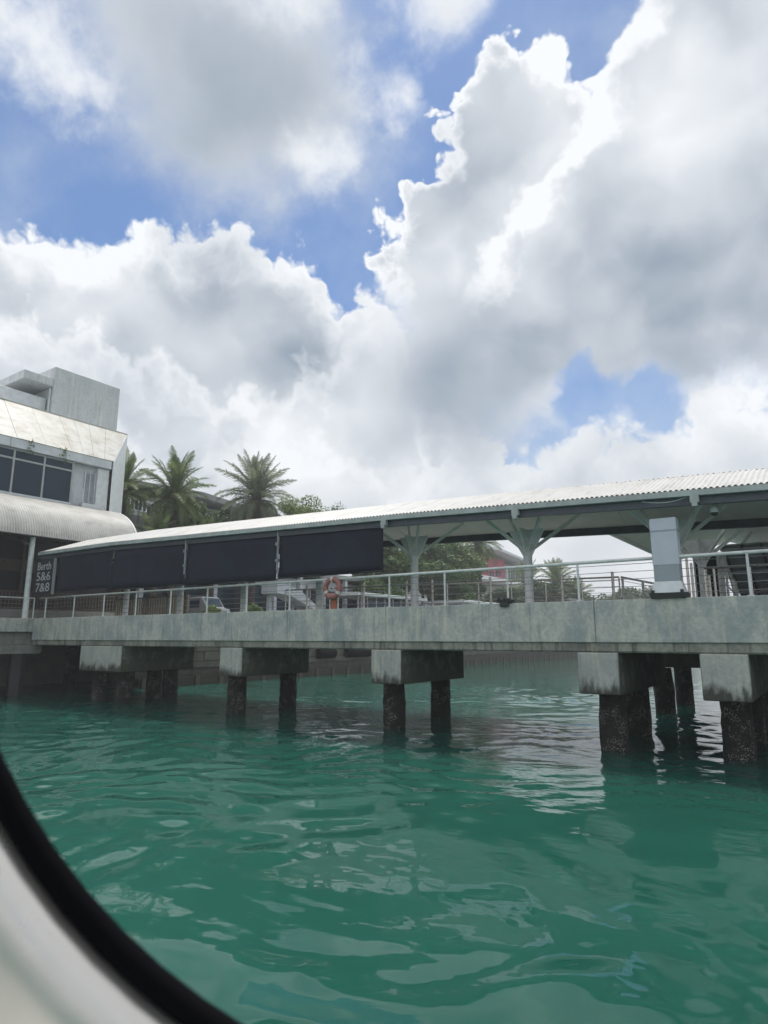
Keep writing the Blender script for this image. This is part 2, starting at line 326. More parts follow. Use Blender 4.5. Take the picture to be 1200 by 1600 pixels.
# ------------------------------------------------------------------ mesh helpers
class MB:
    def __init__(s): s.v = []; s.f = []; s.smooth = False
    def add(s, vs, fs):
        o = len(s.v); s.v += [tuple(x) for x in vs]; s.f += [tuple(i+o for i in f) for f in fs]; return s
    def box(s, x0, x1, y0, y1, z0, z1):
        return s.hexa([(x0, y0, z0), (x1, y0, z0), (x1, y1, z0), (x0, y1, z0), (x0, y0, z1), (x1, y0, z1), (x1, y1, z1), (x0, y1, z1)])
    def hexa(s, p):
        return s.add(p, [(3, 2, 1, 0), (4, 5, 6, 7), (0, 1, 5, 4), (1, 2, 6, 5), (2, 3, 7, 6), (3, 0, 4, 7)])
    def prism(s, poly, axis, a, b):
        # poly: 2-D points; extruded along axis 'x','y' or 'z' from a to b
        def P(q, t): return {'x': (t, q[0], q[1]), 'y': (q[0], t, q[1]), 'z': (q[0], q[1], t)}[axis]
        n = len(poly)
        return s.add([P(q, a) for q in poly]+[P(q, b) for q in poly],
                     [tuple(range(n))[::-1], tuple(range(n, 2*n))]+[(i, (i+1) % n, n+(i+1) % n, n+i) for i in range(n)])
    def tube(s, pts, r, n=8, r1=None, caps=True):
        pts = [Vector(p) for p in pts]; k = len(pts); o = len(s.v); rings = []
        for i, p in enumerate(pts):
            t = (pts[min(i+1, k-1)]-pts[max(i-1, 0)]).normalized()
            a = t.cross(Vector((0, 0, 1)) if abs(t.z) < .95 else Vector((1, 0, 0))).normalized(); bb = t.cross(a)
            rr = r+((r1 if r1 is not None else r)-r)*i/max(1, k-1)
            s.v += [tuple(p+a*math.cos(2*math.pi*j/n)*rr+bb*math.sin(2*math.pi*j/n)*rr) for j in range(n)]
        for i in range(k-1):
            for j in range(n):
                s.f.append((o+i*n+j, o+i*n+(j+1) % n, o+(i+1)*n+(j+1) % n, o+(i+1)*n+j))
        if caps:
            s.f.append(tuple(o+j for j in range(n))[::-1]); s.f.append(tuple(o+(k-1)*n+j for j in range(n)))
        return s
    def bar(s, a, b, w, h):
        a, b = Vector(a), Vector(b); t = (b-a).normalized()
        x = t.cross(Vector((0, 0, 1)) if abs(t.z) < .95 else Vector((0, 1, 0))).normalized(); y = x.cross(t)
        x *= w/2; y *= h/2
        return s.hexa([a-x-y, a+x-y, a+x+y, a-x+y, b-x-y, b+x-y, b+x+y, b-x+y])
    def mesh(s, name, m, smooth=False, bevel=0):
        me = bpy.data.meshes.new(name); me.from_pydata(s.v, [], s.f); me.update()
        bm = bmesh.new(); bm.from_mesh(me)
        bmesh.ops.recalc_face_normals(bm, faces=bm.faces)
        if bevel:
            bmesh.ops.bevel(bm, geom=[e for e in bm.edges if len(e.link_faces) == 2 and e.calc_face_angle(0) > .6], offset=bevel, segments=1, affect='EDGES', clamp_overlap=True)
        bm.to_mesh(me); bm.free()
        me.materials.append(M[m])
        if smooth: me.shade_smooth()
        return me
    def build(s, name, m, parent=None, smooth=False, bevel=0):
        return link(name, s.mesh(name, m, smooth, bevel), parent)
def link(name, me, parent=None, loc=None):
    o = bpy.data.objects.new(name, me); col.objects.link(o)
    if loc: o.location = loc
    if parent:
        o.parent = parent
        if not loc: o.matrix_parent_inverse = world_of(parent).inverted()
    return o
def world_of(o):
    m = Matrix.LocRotScale(o.location, o.rotation_euler, o.scale)
    if o.parent: m = world_of(o.parent) @ o.matrix_parent_inverse @ m
    return m
def tag(o, label=None, cat=None, group=None, kind=None):
    if label: o['label'] = label
    if cat: o['category'] = cat
    if group: o['group'] = group
    if kind: o['kind'] = kind
    return o
def thing(name, loc, label, cat, group=None):
    o = bpy.data.objects.new(name, None); col.objects.link(o); o.location = loc; o.empty_display_size = .3
    return tag(o, label, cat, group)
def repeat(name, me, parent, spots):
    # alike parts that share one mesh, each placed in world space
    inv = world_of(parent).inverted(); out = []
    for p in spots:
        o = bpy.data.objects.new(name, me); col.objects.link(o); o.parent = parent; o.matrix_parent_inverse = inv
        o.location = p[:3]
        if len(p) > 3: o.rotation_euler = (0, 0, p[3])
        out.append(o)
    return out

# ================================================================== WATER
def axis(lo, hi, c0, c1, step, grow=1.12):
    a = list(np.arange(c0, c1+1e-6, step)); s = step
    while a[-1] < hi: s *= grow; a.append(a[-1]+s)
    s = step
    while a[0] > lo: s *= grow; a.insert(0, a[0]-s)
    return np.array(a)
def build_water():
    xs = axis(-3500, 3500, -34, 6, .11); ys = axis(-1500, 5000, 2.5, 34, .10)
    X, Y = np.meshgrid(xs, ys); rs = np.random.RandomState(11)
    Z = np.zeros_like(X)
    ex = np.interp(X, [-60, -36, 8, 30], [0, 1, 1, 0])*np.interp(Y, [-12, 2, 36, 60], [0, 1, 1, 0])
    # slow warping keeps the ripples from looking regular
    WX = X+.5*np.sin(.55*X+.8*Y+1)+.3*np.sin(1.1*X-.6*Y); WY = Y+.5*np.sin(.6*Y-.5*X+2)+.3*np.sin(1.0*Y+.9*X)
    lee = np.interp(Y+.35*X*0, [5.5, 15], [.35, 1.0])
    for i in range(80):
        lam = .40*(7.0)**(rs.rand())
        th = rs.normal(1.35, 1.0); k = 2*math.pi/lam
        slope = .0125*(1 if lam < 1.6 else .5)*(1 if lam > .6 else .8)
        Z += (lee if lam < .75 else 1.)*slope/k*np.sin(k*(WX*math.cos(th)+WY*math.sin(th))+rs.rand()*6.283)
    calm = .55+.45*np.clip(np.sin(.21*X+.33*Y+.7)+np.sin(.37*X-.24*Y+2), -1, 1)
    Z *= ex*(.45+.75*calm)
    ny, nx = X.shape
    co = np.stack([X, Y, Z], -1).reshape(-1, 3)
    i = np.arange(ny*nx).reshape(ny, nx)
    q = np.stack([i[:-1, :-1], i[:-1, 1:], i[1:, 1:], i[1:, :-1]], -1).reshape(-1, 4)
    me = bpy.data.meshes.new('water'); me.vertices.add(len(co)); me.vertices.foreach_set('co', co.ravel())
    me.loops.add(q.size); me.loops.foreach_set('vertex_index', q.ravel())
    me.polygons.add(len(q)); me.polygons.foreach_set('loop_start', np.arange(0, q.size, 4)); me.polygons.foreach_set('loop_total', np.full(len(q), 4))
    me.update(calc_edges=True); me.validate(); me.shade_smooth(); me.materials.append(M['water'])
    tag(link('water', me), kind='structure')
build_water()

# ================================================================== LAND
QX = -33.5                                        # face of the quay
b = MB().box(-420, QX-.02, 26, 900, -3, 3.8); tag(b.build('land', 'paving'), kind='structure')
b = MB().box(-420, -41, -40, 25.98, -3, 3.796); tag(b.build('land', 'paving'), kind='structure')
q = thing('quay_wall', (QX, 60, 0), 'dark stone quay wall with a ledge along the far shore', 'wall')
wl = MB().box(QX+.01, QX+.25, 22.97, 330, -2, 3.9).build('wall', 'quay', q)
MB().box(QX+.25, QX+.62, 22.98, 330.01, -2, .48).build('ledge', 'quay', q)
MB().box(QX+.25, QX+.42, 22.99, 330.02, 1.0, 1.35).build('waling', 'quay', q)
jm = MB().box(-.06, .06, -.16, .16, -.5, .42).mesh('timber', 'brown')
repeat('timber', jm, q, [(QX+.66, 23.3+1.9*i, .12) for i in range(48)])
rs = random.Random(3)
for r in range(4):
    y = 23.05
    while y < 92:
        L = rs.uniform(1.1, 2.3); z0 = 1.38+.6*r
        MB().box(QX+.25, QX+.25+rs.uniform(.03, .10), y+.02, y+L-.02, z0+.02, z0+.58).build('stone', 'quay', wl, bevel=.015)
        y += L
for y, w_ in ((38.6, 2.0), (42.2, 3.3)):
    MB().prism([(QX+.37, 1.25), (QX+.75, 1.3), (QX+.95, 1.55), (QX+.95, 1.75), (QX+.75, 1.95), (QX+.37, 1.98)], 'y', y, y+w_).build('fender', 'rubber', q, bevel=.03)

# ================================================================== PIER
pier = thing('pier', (-15, 19.8, 0), 'long weathered concrete pier on piles crossing the picture', 'pier')
ZT, ZB = 3.80, 2.47
MB().box(-33.45, 14, 17.5, 22.6, 3.1, 3.74).build('deck_slab', 'wharf', pier)
JN = [-33.45, -27.3, -18.8, -11.7, -5.1, 1.9, 8.5, 14]
for a_, c_ in zip(JN[:-1], JN[1:]): MB().box(a_+.006, c_-.006, 17.0, 17.49, 2.72, ZT).build('edge_beam', 'concrete', pier, bevel=.018)
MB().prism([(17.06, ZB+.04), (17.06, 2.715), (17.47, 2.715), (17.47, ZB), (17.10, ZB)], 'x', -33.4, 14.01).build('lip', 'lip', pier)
MB().box(-33.4, 14.02, 22.605, 22.95, 2.6, 3.78).build('rear_beam', 'concrete', pier)
def pile_mesh(r, z0, z1, seed):
    rs = random.Random(seed); b = MB(); n = 20; k = 14; ph = [rs.random()*6.28 for _ in range(6)]
    for i in range(k):
        z = z0+(z1-z0)*i/(k-1)
        for j in range(n):
            a = 2*math.pi*j/n
            rr = r*(1+.035*math.sin(3*a+ph[0]+z*2)+.02*math.sin(7*a+ph[1]-z*5))+rs.uniform(-.014, .022)+.02*(z < 1)
            b.v.append((rr*math.cos(a), rr*math.sin(a), z))
    for i in range(k-1):
        for j in range(n): b.f.append((i*n+j, i*n+(j+1) % n, (i+1)*n+(j+1) % n, (i+1)*n+j))
    b.f.append(tuple(range(n))[::-1]); b.f.append(tuple((k-1)*n+j for j in range(n)))
    return b.mesh('pile', 'pile', smooth=True)
PM = [pile_mesh(.335, -1.6, 1.5, i) for i in range(4)]
CAPB = 1.42
def crosshead(x0, x1, y0, y1, piles, zb=CAPB):
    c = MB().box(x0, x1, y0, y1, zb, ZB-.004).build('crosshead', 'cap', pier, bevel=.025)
    for i, (x, y) in enumerate(piles):
        repeat('pile', PM[(i+int(abs(x)*3)) % 4], c, [(x, y, 0, random.random()*6)])
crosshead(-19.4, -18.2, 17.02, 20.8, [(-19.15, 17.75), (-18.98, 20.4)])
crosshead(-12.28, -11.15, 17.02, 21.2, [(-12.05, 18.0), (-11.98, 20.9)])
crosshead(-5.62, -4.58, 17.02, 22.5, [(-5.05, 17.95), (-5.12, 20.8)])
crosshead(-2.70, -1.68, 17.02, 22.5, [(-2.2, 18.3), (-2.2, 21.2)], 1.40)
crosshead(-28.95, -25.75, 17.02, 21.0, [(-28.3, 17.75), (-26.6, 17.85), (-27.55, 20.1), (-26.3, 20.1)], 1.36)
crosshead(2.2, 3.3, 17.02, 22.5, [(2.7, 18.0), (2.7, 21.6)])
# the finger that runs back from the pier, its crosshead seen in the gap
MB().box(-6.1, 1.4, 22.96, 38, 3.0, 3.74).build('deck_slab', 'wharf', pier)
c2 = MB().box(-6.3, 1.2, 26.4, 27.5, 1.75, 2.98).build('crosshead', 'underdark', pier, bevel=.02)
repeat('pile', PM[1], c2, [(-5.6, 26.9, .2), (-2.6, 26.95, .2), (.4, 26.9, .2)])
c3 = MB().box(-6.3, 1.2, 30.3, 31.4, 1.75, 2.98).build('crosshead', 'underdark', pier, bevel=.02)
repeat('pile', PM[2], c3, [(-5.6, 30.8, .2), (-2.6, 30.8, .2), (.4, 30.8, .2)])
# rusty bracket lying over the edge of the beam
br = MB().box(-7.83, -7.36, 16.93, 17.16, 3.81, 3.90).box(-7.72, -7.46, 16.91, 16.99, 3.70, 3.84)
for x in (-7.78, -7.62, -7.5): br.box(x, x+.07, 16.9, 17.0, 3.86, 3.94)
br.build('bracket', 'blackmetal', pier, bevel=.01)

# ================================================================== RAILINGS
def railing(name, label, line, posts, h, rr, pr, mrail, mpost, ncable, parent_loc, group=None, cables=True, tall=0):
    """line: list of (x,y,z of deck) of the rail; posts: list of (x,y,z)"""
    t = thing(name, parent_loc, label, 'railing', group)
    MB().tube([(x, y, z+h) for x, y, z in line], rr, 10).build('top_rail', mrail, t, smooth=True)
    pb = MB().tube([(0, 0, 0), (0, 0, h-rr*.6)], pr, 8).box(-.07, .07, -.05, .05, 0, .02)
    repeat('post', pb.mesh('post', mpost), t, posts)
    if cables:
        for i in range(ncable):
            zz = .14+(h-.25)*i/(ncable-1)
            MB().tube([(x, y, z+zz) for x, y, z in line], .008, 5).build('cable', 'cable', t)
    return t
fx = [-32.7, -30.1, -27.6, -25.15, -22.75, -20.45, -18.2, -16.0, -13.8, -11.66, -9.62, -7.56, -5.52, -3.5, -1.5, .6, 2.7, 4.8]
railing('handrail', 'grey pipe handrail with thin wires along the front edge of the pier', [(-33.3, 17.16, ZT), (5, 17.16, ZT)],
        [(x, 17.16, ZT) for x in fx], 1.02, .045, .032, 'rail', 'rail', 5, (-14, 17.16, ZT))
def lerp(a, b, t): return tuple(p+(q-p)*t for p, q in zip(a, b))
A, B_ = (-18.5, 19.6, 3.75), (-5.55, 21.4, 3.75)
rp = [lerp(A, B_, k/11) for k in range(12)]
rr_ = railing('handrail', 'stainless steel handrail behind the canopy columns on the rear side of the pier', [A, B_], rp, 1.02, .03, .026, 'steel', 'steel', 5, (-12, 20.5, 3.75))
tp = MB().tube([(0, 0, 0), (0, 0, 1.2)], .045, 10).mesh('newel_post', 'steel')
repeat('newel_post', tp, rr_, [lerp(A, B_, k) for k in (.08, .28, .42, .5, .67, .86, .985)])
railing('handrail', 'short steel ramp rail sloping down to the right beside the white pylon', [(-5.5, 21.42, 3.75), (-4.2, 21.55, 3.42)],
        [(-5.45, 21.42, 3.75), (-4.85, 21.48, 3.6), (-4.3, 21.54, 3.45)], 1.02, .035, .04, 'rail', 'rail', 5, (-5, 21.5, 3.74))
railing('handrail', 'pipe handrail on the landing at the foot of the gangway', [(-2.9, 20.4, 3.75), (4, 20.4, 3.75)],
        [(x, 20.4, 3.75) for x in (-2.9, -2.65, -1.75, -.9, 0, 1.2, 2.4)], 1.05, .03, .03, 'steel', 'steel', 5, (-1, 20.4, 3.74))

# ================================================================== CANOPY OVER THE PIER
def ez(x): return 6.29+.038*max(-4, min(10, -x-1))+.0265*max(0, min(16, -x-11))          # height of the front eave: the roof climbs to the left
CY = 19.25
def corrugated(xs0, xs1, prof, pitch=.13, amp=.024, along='x'):
    """sheet with ribs running along prof [(y,dz)..]; repeated along x"""
    n = int((xs1-xs0)/pitch*4); b = MB(); k = len(prof)
    for i in range(n+1):
        x = xs0+(xs1-xs0)*i/n; w = amp*math.sin(2*math.pi*(x-xs0)/pitch)
        for (y, dz) in prof: b.v.append((x, y, ez(x)+dz+w))
    for i in range(n):
        for j in range(k-1): b.f.append((i*k+j, (i+1)*k+j, (i+1)*k+j+1, i*k+j+1))
    return b
cp = thing('walkway_canopy', (-14, CY, ZT), 'long walkway canopy with white corrugated roof on branching columns', 'canopy')
XL, XR = -33.3, 6.0
slope = .37
def top(y): return slope*(2.35-abs(y-CY))
corrugated(XL, XR, [(16.86, top(16.86)+.09), (17.5, top(17.5)+.09), (18.4, top(18.4)+.09), (CY, top(CY)+.09)]).build('roof_sheet', 'sheet', cp, smooth=True)
corrugated(XL, XR, [(CY, top(CY)+.088), (20.5, top(20.5)+.088), (21.65, top(21.65)+.088)], .2, .01).build('roof_sheet', 'sheet', cp, smooth=True)
def run(y0, y1, d0, d1, x0=XL, x1=XR, n=12):
    """box that follows the climbing eave"""
    b = MB(); xs = [x0+(x1-x0)*i/n for i in range(n+1)]
    xs = sorted(set(xs+[x for x in (3., -11., -27.) if x0 < x < x1]))
    for p, q_ in zip(xs[:-1], xs[1:]):
        a, c = ez(p), ez(q_)
        b.hexa([(p, y0, a+d0), (q_, y0, c+d0), (q_, y1, c+d0), (p, y1, a+d0), (p, y0, a+d1), (q_, y0, c+d1), (q_, y1, c+d1), (p, y1, a+d1)])
    return b
run(16.80, 16.95, -.10, .045).build('gutter', 'gutter', cp)
run(16.955, 17.10, -.30, .03).build('eave_beam', 'darkbeam', cp)
run(21.5, 21.66, -.26, .0).build('eave_beam', 'darkbeam', cp)
for s, y0, y1 in ((0, 17.11, CY-.003), (1, CY+.003, 21.49)):
    b = MB()
    for i in range(14):
        p, q_ = XL+(XR-XL)*i/14+.006, XL+(XR-XL)*(i+1)/14-.006
        d0, d1 = top(y0)-.06, top(y1)-.06
        MB().hexa([(p, y0, ez(p)+d0), (q_, y0, ez(q_)+d0), (q_, y1, ez(q_)+d1), (p, y1, ez(p)+d1), (p, y0, ez(p)+d0+.04), (q_, y0, ez(q_)+d0+.04), (q_, y1, ez(q_)+d1+.04), (p, y1, ez(p)+d1+.04)]).build('soffit_panel', 'soffit', cp)
def tree_column(parent, x, y, zc, r=.14, heads=((-1.2, -1.5), (1.2, -1.5), (-1.2, 1.5), (1.2, 1.5)), ztop=6.5, mt='strut', drop=.04):
    c = MB().tube([(x, y, 3.7), (x, y, zc+.35)], r, 14).tube([(x, y, 3.7), (x, y, 3.86)], r*1.5, 14).build('column', mt, parent, smooth=False)
    # flared head plates
    for a in (0, math.pi/2):
        dx, dy = math.cos(a), math.sin(a); w = .025
        pts = [(-r*.9, -.25), (-.6, .62), (.6, .62), (r*.9, -.25)]
        v = [(x+dx*p-dy*s, y+dy*p+dx*s, zc+z) for s in (-w, w) for p, z in pts]
        MB().hexa([v[0], v[1], v[2], v[3], v[4], v[5], v[6], v[7]]).build('head_plate', mt, c)
    for hx, hy in heads:
        zt = ez(x+hx)+top(y+hy)-.05 if parent is cp else ztop
        MB().bar((x, y, zc-.12), (x+hx, y+hy, zt), .07, .10).build('strut', mt, c)
for x in (-28.9, -24.7, -20.5, -16.3, -11.95, -7.72, -3.4, .9):
    tree_column(cp, x, CY-.1, ez(x)-.95)
dp = MB().tube([(0, 0, -1.4), (0, 0, .05)], .045, 8).box(-.08, .08, -.06, .06, -.5, -.38).box(-.07, .07, -.06, .06, -1.1, -1.0).mesh('downpipe', 'galv')
repeat('downpipe', dp, cp, [(x, 16.99, ez(x)-.15) for x in (-21.75, -16.5)])
bk = MB().box(-.1, .1, -.12, .03, -.14, .06).box(-.06, .06, -.16, .0, -.24, -.15).mesh('gutter_bracket', 'gutter')
repeat('gutter_bracket', bk, cp, [(x, 16.9, ez(x)-.13) for x in (-11.65, -7.1, -2.45)])
# finger canopy running back at the right
fc = thing('finger_canopy', (-3.7, 28, 3.74), 'canopy branch running back from the walkway roof behind the white pylon', 'canopy')
FX0, FX1, FY0, FY1, FZ = -5.95, -1.35, 21.68, 33.5, 6.50
fm = (FX0+FX1)/2
for (x0, x1) in ((FX0, fm), (fm, FX1)):
    z0 = FZ+(.8 if x0 == fm else 0); z1 = FZ+(.8 if x1 == fm else 0)
    MB().hexa([(x0, FY0, z0+.1), (x1, FY0, z1+.1), (x1, FY1, z1+.1), (x0, FY1, z0+.1), (x0, FY0, z0+.14), (x1, FY0, z1+.14), (x1, FY1, z1+.14), (x0, FY1, z0+.14)]).build('roof_sheet', 'sheet', fc)
    for i in range(8):
        y0 = FY0+(FY1-FY0)*i/8+.006; y1 = FY0+(FY1-FY0)*(i+1)/8-.006
        MB().hexa([(x0, y0, z0-.05), (x1, y0, z1-.05), (x1, y1, z1-.05), (x0, y1, z0-.05), (x0, y0, z0), (x1, y0, z1), (x1, y1, z1), (x0, y1, z0)]).build('soffit_panel', 'soffit', fc)
MB().box(FX0-.12, FX0-.005, FY0, FY1, FZ-.16, FZ+.15).build('eave_beam', 'soffit', fc)
MB().box(FX1+.005, FX1+.12, FY0, FY1, FZ-.16, FZ+.15).build('eave_beam', 'darkbeam', fc)
for y in (23.6, 28.0, 32.4):
    tree_column(fc, -3.4, y, 5.45, .13, ((-1.6, -1.4), (1.3, -1.4), (-1.6, 1.4), (1.3, 1.4)), 6.62, 'strut')
# canopy end seen at the right edge of the picture
fr = thing('side_canopy', (.6, 24, 3.74), 'dark blue fascia of the neighbouring canopy at the right edge', 'canopy')
MB().box(-1.2, 5, 21.7, 21.85, 6.1, 6.55).build('fascia', 'darkbeam', fr)
MB().box(-1.2, 5, 21.86, 24.5, 6.35, 6.5).build('soffit_panel', 'soffit', fr)
repeat('column', MB().tube([(0, 0, 3.7), (0, 0, 6.36)], .09, 10).mesh('column', 'strut'), fr, [(.3, 23.2, 0), (3.2, 23.2, 0)])
# little dome camera and a loose cable under the eave
dc = thing('security_camera', (-2.1, 17.25, 6.15), 'dark dome camera hanging under the canopy eave at the right', 'camera')
MB().tube([(-2.1, 17.25, 6.16), (-2.1, 17.25, 5.95)], .03, 8).build('bracket', 'gutter', dc)
MB().tube([(-2.1, 17.25, 5.97), (-2.1, 17.25, 5.90), (-2.1, 17.25, 5.85)], .10, 12).build('housing', 'gutter', dc)
bm = bmesh.new(); bmesh.ops.create_uvsphere(bm, u_segments=14, v_segments=8, radius=.085); me = bpy.data.meshes.new('dome'); bm.to_mesh(me); bm.free()
me.materials.append(M['blackmetal']); me.shade_smooth(); d_ = link('dome', me, dc); d_.matrix_parent_inverse = world_of(dc).inverted(); d_.location = (-2.1, 17.25, 5.85)
cb = MB().tube([(-3.7+1.25*t, 16.96, 6.26-.10*math.sin(math.pi*t)+.04*t) for t in [i/14 for i in range(15)]], .012, 6)
tag(cb.build('loose_cable', 'white', smooth=True), 'thin white cable sagging below the canopy gutter above the pylon', 'cable')

# ================================================================== BLINDS AND SIGN
for i, (x0, x1, zb, lab) in enumerate([(-31.62, -26.97, 5.06, 'black roll-down blind next to the berth sign'), (-26.9, -21.79, 4.98, 'black roll-down blind, second from the berth sign'),
                             (-21.71, -16.54, 4.92, 'black roll-down blind between the two downpipes'), (-16.46, -11.82, 4.97, 'black roll-down blind nearest the branching column, end of the row')]):
    t = thing('roller_blind', ((x0+x1)/2, 17.05, zb), lab, 'blind', 'black blinds under the canopy')
    n = 16; b = MB(); vv = []
    for k in range(n+1):
        x = x0+(x1-x0)*k/n
        for s in range(7):
            f = s/6; z = zb+(ez(x)-.30-zb)*f
            vv.append((x, 17.03+.045*math.sin(x*1.7+i)*(1-f)+.018*math.sin(x*5+f*4)+.012*math.sin(x*.9+f*7+i), z))
    b.add(vv, [(k*7+s, (k+1)*7+s, (k+1)*7+s+1, k*7+s+1) for k in range(n) for s in range(6)])
    o = b.build('fabric', 'blind', t, smooth=True)
    md = o.modifiers.new('thickness', 'SOLIDIFY'); md.thickness = .012
    MB().tube([(x0-.02, 17.03, zb), (x1+.02, 17.03, zb)], .03, 8).build('bottom_bar', 'blackmetal', t, smooth=True)
sg = thing('berth_sign', (-32.6, 16.85, ZT), 'charcoal berth sign reading Berth 5&6 7&8 under the left canopy end', 'sign')
MB().box(-33.55, -31.75, 16.86, 16.93, 5.0, 6.72).build('panel', 'sign', sg, bevel=.01)
MB().box(-31.74, -31.66, 16.84, 16.95, 4.96, 6.74).build('edge_frame', 'pylondark', sg)
def text(s, x, z, h, sx, parent, right=True):
    cu = bpy.data.curves.new('t', 'FONT'); cu.body = s; cu.size = h/.70; cu.extrude = .004; cu.align_x = 'RIGHT' if right else 'LEFT'; cu.resolution_u = 3
    to = bpy.data.objects.new('t', cu); col.objects.link(to)
    me = bpy.data.meshes.new_from_object(to); bpy.data.objects.remove(to)
    me.materials.clear(); me.materials.append(M['letter'])
    o = link('lettering', me, parent); o.matrix_parent_inverse = world_of(parent).inverted()
    o.location = (x, 16.853, z); o.rotation_euler = (math.pi/2, 0, 0); o.scale = (sx, 1, 1)
text('Berth', -31.95, 6.22, .40, 1.05, sg); text('5&6', -31.95, 5.68, .44, 1.35, sg); text('7&8', -31.95, 5.12, .44, 1.35, sg)

# ================================================================== PYLON, LIFEBUOY
py = thing('display_pylon', (-3.27, 17.25, ZT), 'white rectangular pylon with a black base standing on the pier edge', 'pylon')
MB().box(-3.56, -2.96, 17.02, 17.34, 4.22, 5.30).build('lower_panel', 'pylondark', py, bevel=.012)
MB().box(-3.57, -2.95, 17.01, 17.35, 4.62, 5.48).build('panel', 'pylon', py, bevel=.012)
MB().box(-3.575, -2.945, 17.005, 17.355, 5.482, 5.80).build('cap_box', 'pylon', py, bevel=.012)
MB().box(-3.58, -2.94, 17.0, 17.36, 5.465, 5.50).build('seam_band', 'pylondark', py)
MB().hexa([(-3.66, 16.94, 3.87), (-2.86, 16.94, 3.87), (-2.86, 17.45, 3.87), (-3.66, 17.45, 3.87), (-3.57, 17.0, 4.215), (-2.95, 17.0, 4.215), (-2.95, 17.36, 4.215), (-3.57, 17.36, 4.215)]).build('skirt', 'white', py)
MB().hexa([(-3.66, 16.92, 3.802), (-2.86, 16.92, 3.802), (-2.86, 17.46, 3.802), (-3.66, 17.46, 3.802), (-3.69, 16.91, 3.93), (-2.83, 16.91, 3.93), (-2.83, 17.47, 3.93), (-3.69, 17.47, 3.93)]).build('base', 'blackmetal', py)
repeat('bolt', MB().box(-.035, .035, -.03, .03, 0, .07).mesh('bolt', 'blackmetal'), py, [(-3.6, 16.93, 3.93), (-2.93, 16.93, 3.93)])
lb = thing('lifebuoy', (-13.9, 17.08, 4.5), 'faded red lifebuoy with white bands hanging on the front handrail', 'lifebuoy')
def torus(b, c, R0, r, a0, a1, n=40, k=12, full=True):
    o = len(b.v)
    for i in range(n if full else n+1):
        a = a0+(a1-a0)*i/n
        for j in range(k):
            t = 2*math.pi*j/k; rr = R0+r*math.cos(t)
            b.v.append((c[0]+rr*math.cos(a), c[1]+r*math.sin(t)*.85, c[2]+rr*math.sin(a)))
    m_ = n if full else n
    for i in range(m_):
        for j in range(k):
            i2 = (i+1) % n if full else i+1
            b.f.append((o+i*k+j, o+i*k+(j+1) % k, o+i2*k+(j+1) % k, o+i2*k+j))
    return b
LC = (-13.9, 17.0, 4.50)
torus(MB(), LC, .30, .095, 0, 2*math.pi).build('ring', 'buoy', lb, smooth=True)
for a in (math.pi/2, math.pi/2+2.1, math.pi/2-2.1):
    torus(MB(), LC, .30, .099, a-.16, a+.16, 5, 12, False).build('band', 'buoyband', lb, smooth=True)
for a in (math.pi/2, -.6, 3.75):
    MB().tube([(LC[0]+.24*math.cos(a), LC[1]-.03, LC[2]+.24*math.sin(a)), (LC[0]+.04*math.cos(a+.5), LC[1]-.06, LC[2]+.05)], .022, 6).build('grab_line', 'rope', lb, smooth=True)
ls = thing('lifebuoy_stand', (-13.9, 17.2, ZT), 'orange lifebuoy holder fixed to the pier edge below the ring', 'holder')
MB().box(-14.02, -13.78, 17.06, 17.13, ZT, 4.24).build('plate', 'orange', ls, bevel=.015)
MB().box(-14.03, -13.77, 17.03, 17.14, 4.0, 4.05).build('hook', 'orange', ls, bevel=.01)
for x in (-14.08, -13.72): MB().tube([(x, 17.1, ZT), (x, 17.1, 4.35)], .018, 8).build('bar', 'rail', ls)

# ================================================================== WHARF AND TERMINAL BUILDING (left)
wh = thing('wharf', (-36, 14, 0), 'concrete wharf with dark openings under the terminal at the left edge', 'wharf')
MB().box(-40.98, QX, -5, 25.9, 3.12, 3.80).build('deck_slab', 'concrete', wh, bevel=.02)
MB().box(-40.98, QX-.25, -5, 25.9, 2.5, 3.11).build('deck_beam', 'wharf', wh)
MB().box(-34.6, QX-.05, 12, 17.6, 2.05, 2.49).build('tie_beam', 'wharf', wh)
repeat('pile', PM[0], wh, [(-34.3, y, 1.0) for y in (8., 12.5)]+[(-37.5, y, .9) for y in (9, 13, 17, 21.5, 25)])
MB().box(-34.9, -33.9, 14.6, 15.6, 1.6, 2.049).build('pile_cap', 'wharf', wh)
MB().prism([(-34.5, 16.5), (-34.0, 16.4), (-33.85, 16.8), (-34.1, 17.15), (-34.5, 17.1)], 'z', -1.2, 3.45).build('fender_pile', 'blackmetal', wh)
wr = railing('handrail', 'pipe handrail along the wharf at the left edge of the picture', [(QX-.12, 6, 3.8), (QX-.12, 17.05, 3.8)],
        [(QX-.12, y, 3.8) for y in (7, 9, 11, 13, 15, 16.75, 17.03)], 1.02, .04, .03, 'rail', 'rail', 5, (QX, 12, 3.8))

tb = thing('terminal_building', (-44, 12, 3.8), 'white ferry terminal with slanted cream roof, dark windows and curved corrugated canopy', 'building')
FU = -36.0
# lower storey, recessed and dark
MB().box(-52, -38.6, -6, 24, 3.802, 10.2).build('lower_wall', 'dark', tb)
MB().box(-38.58, -38.5, 10, 22, 6.6, 7.3).build('panel_band', 'brown', tb)
repeat('mullion', MB().box(-.06, .1, -.07, .07, 3.81, 8.6).mesh('mullion', 'brown'), tb, [(-38.5, y, 0) for y in (12, 14.2, 16.4, 18.6, 20.8)])
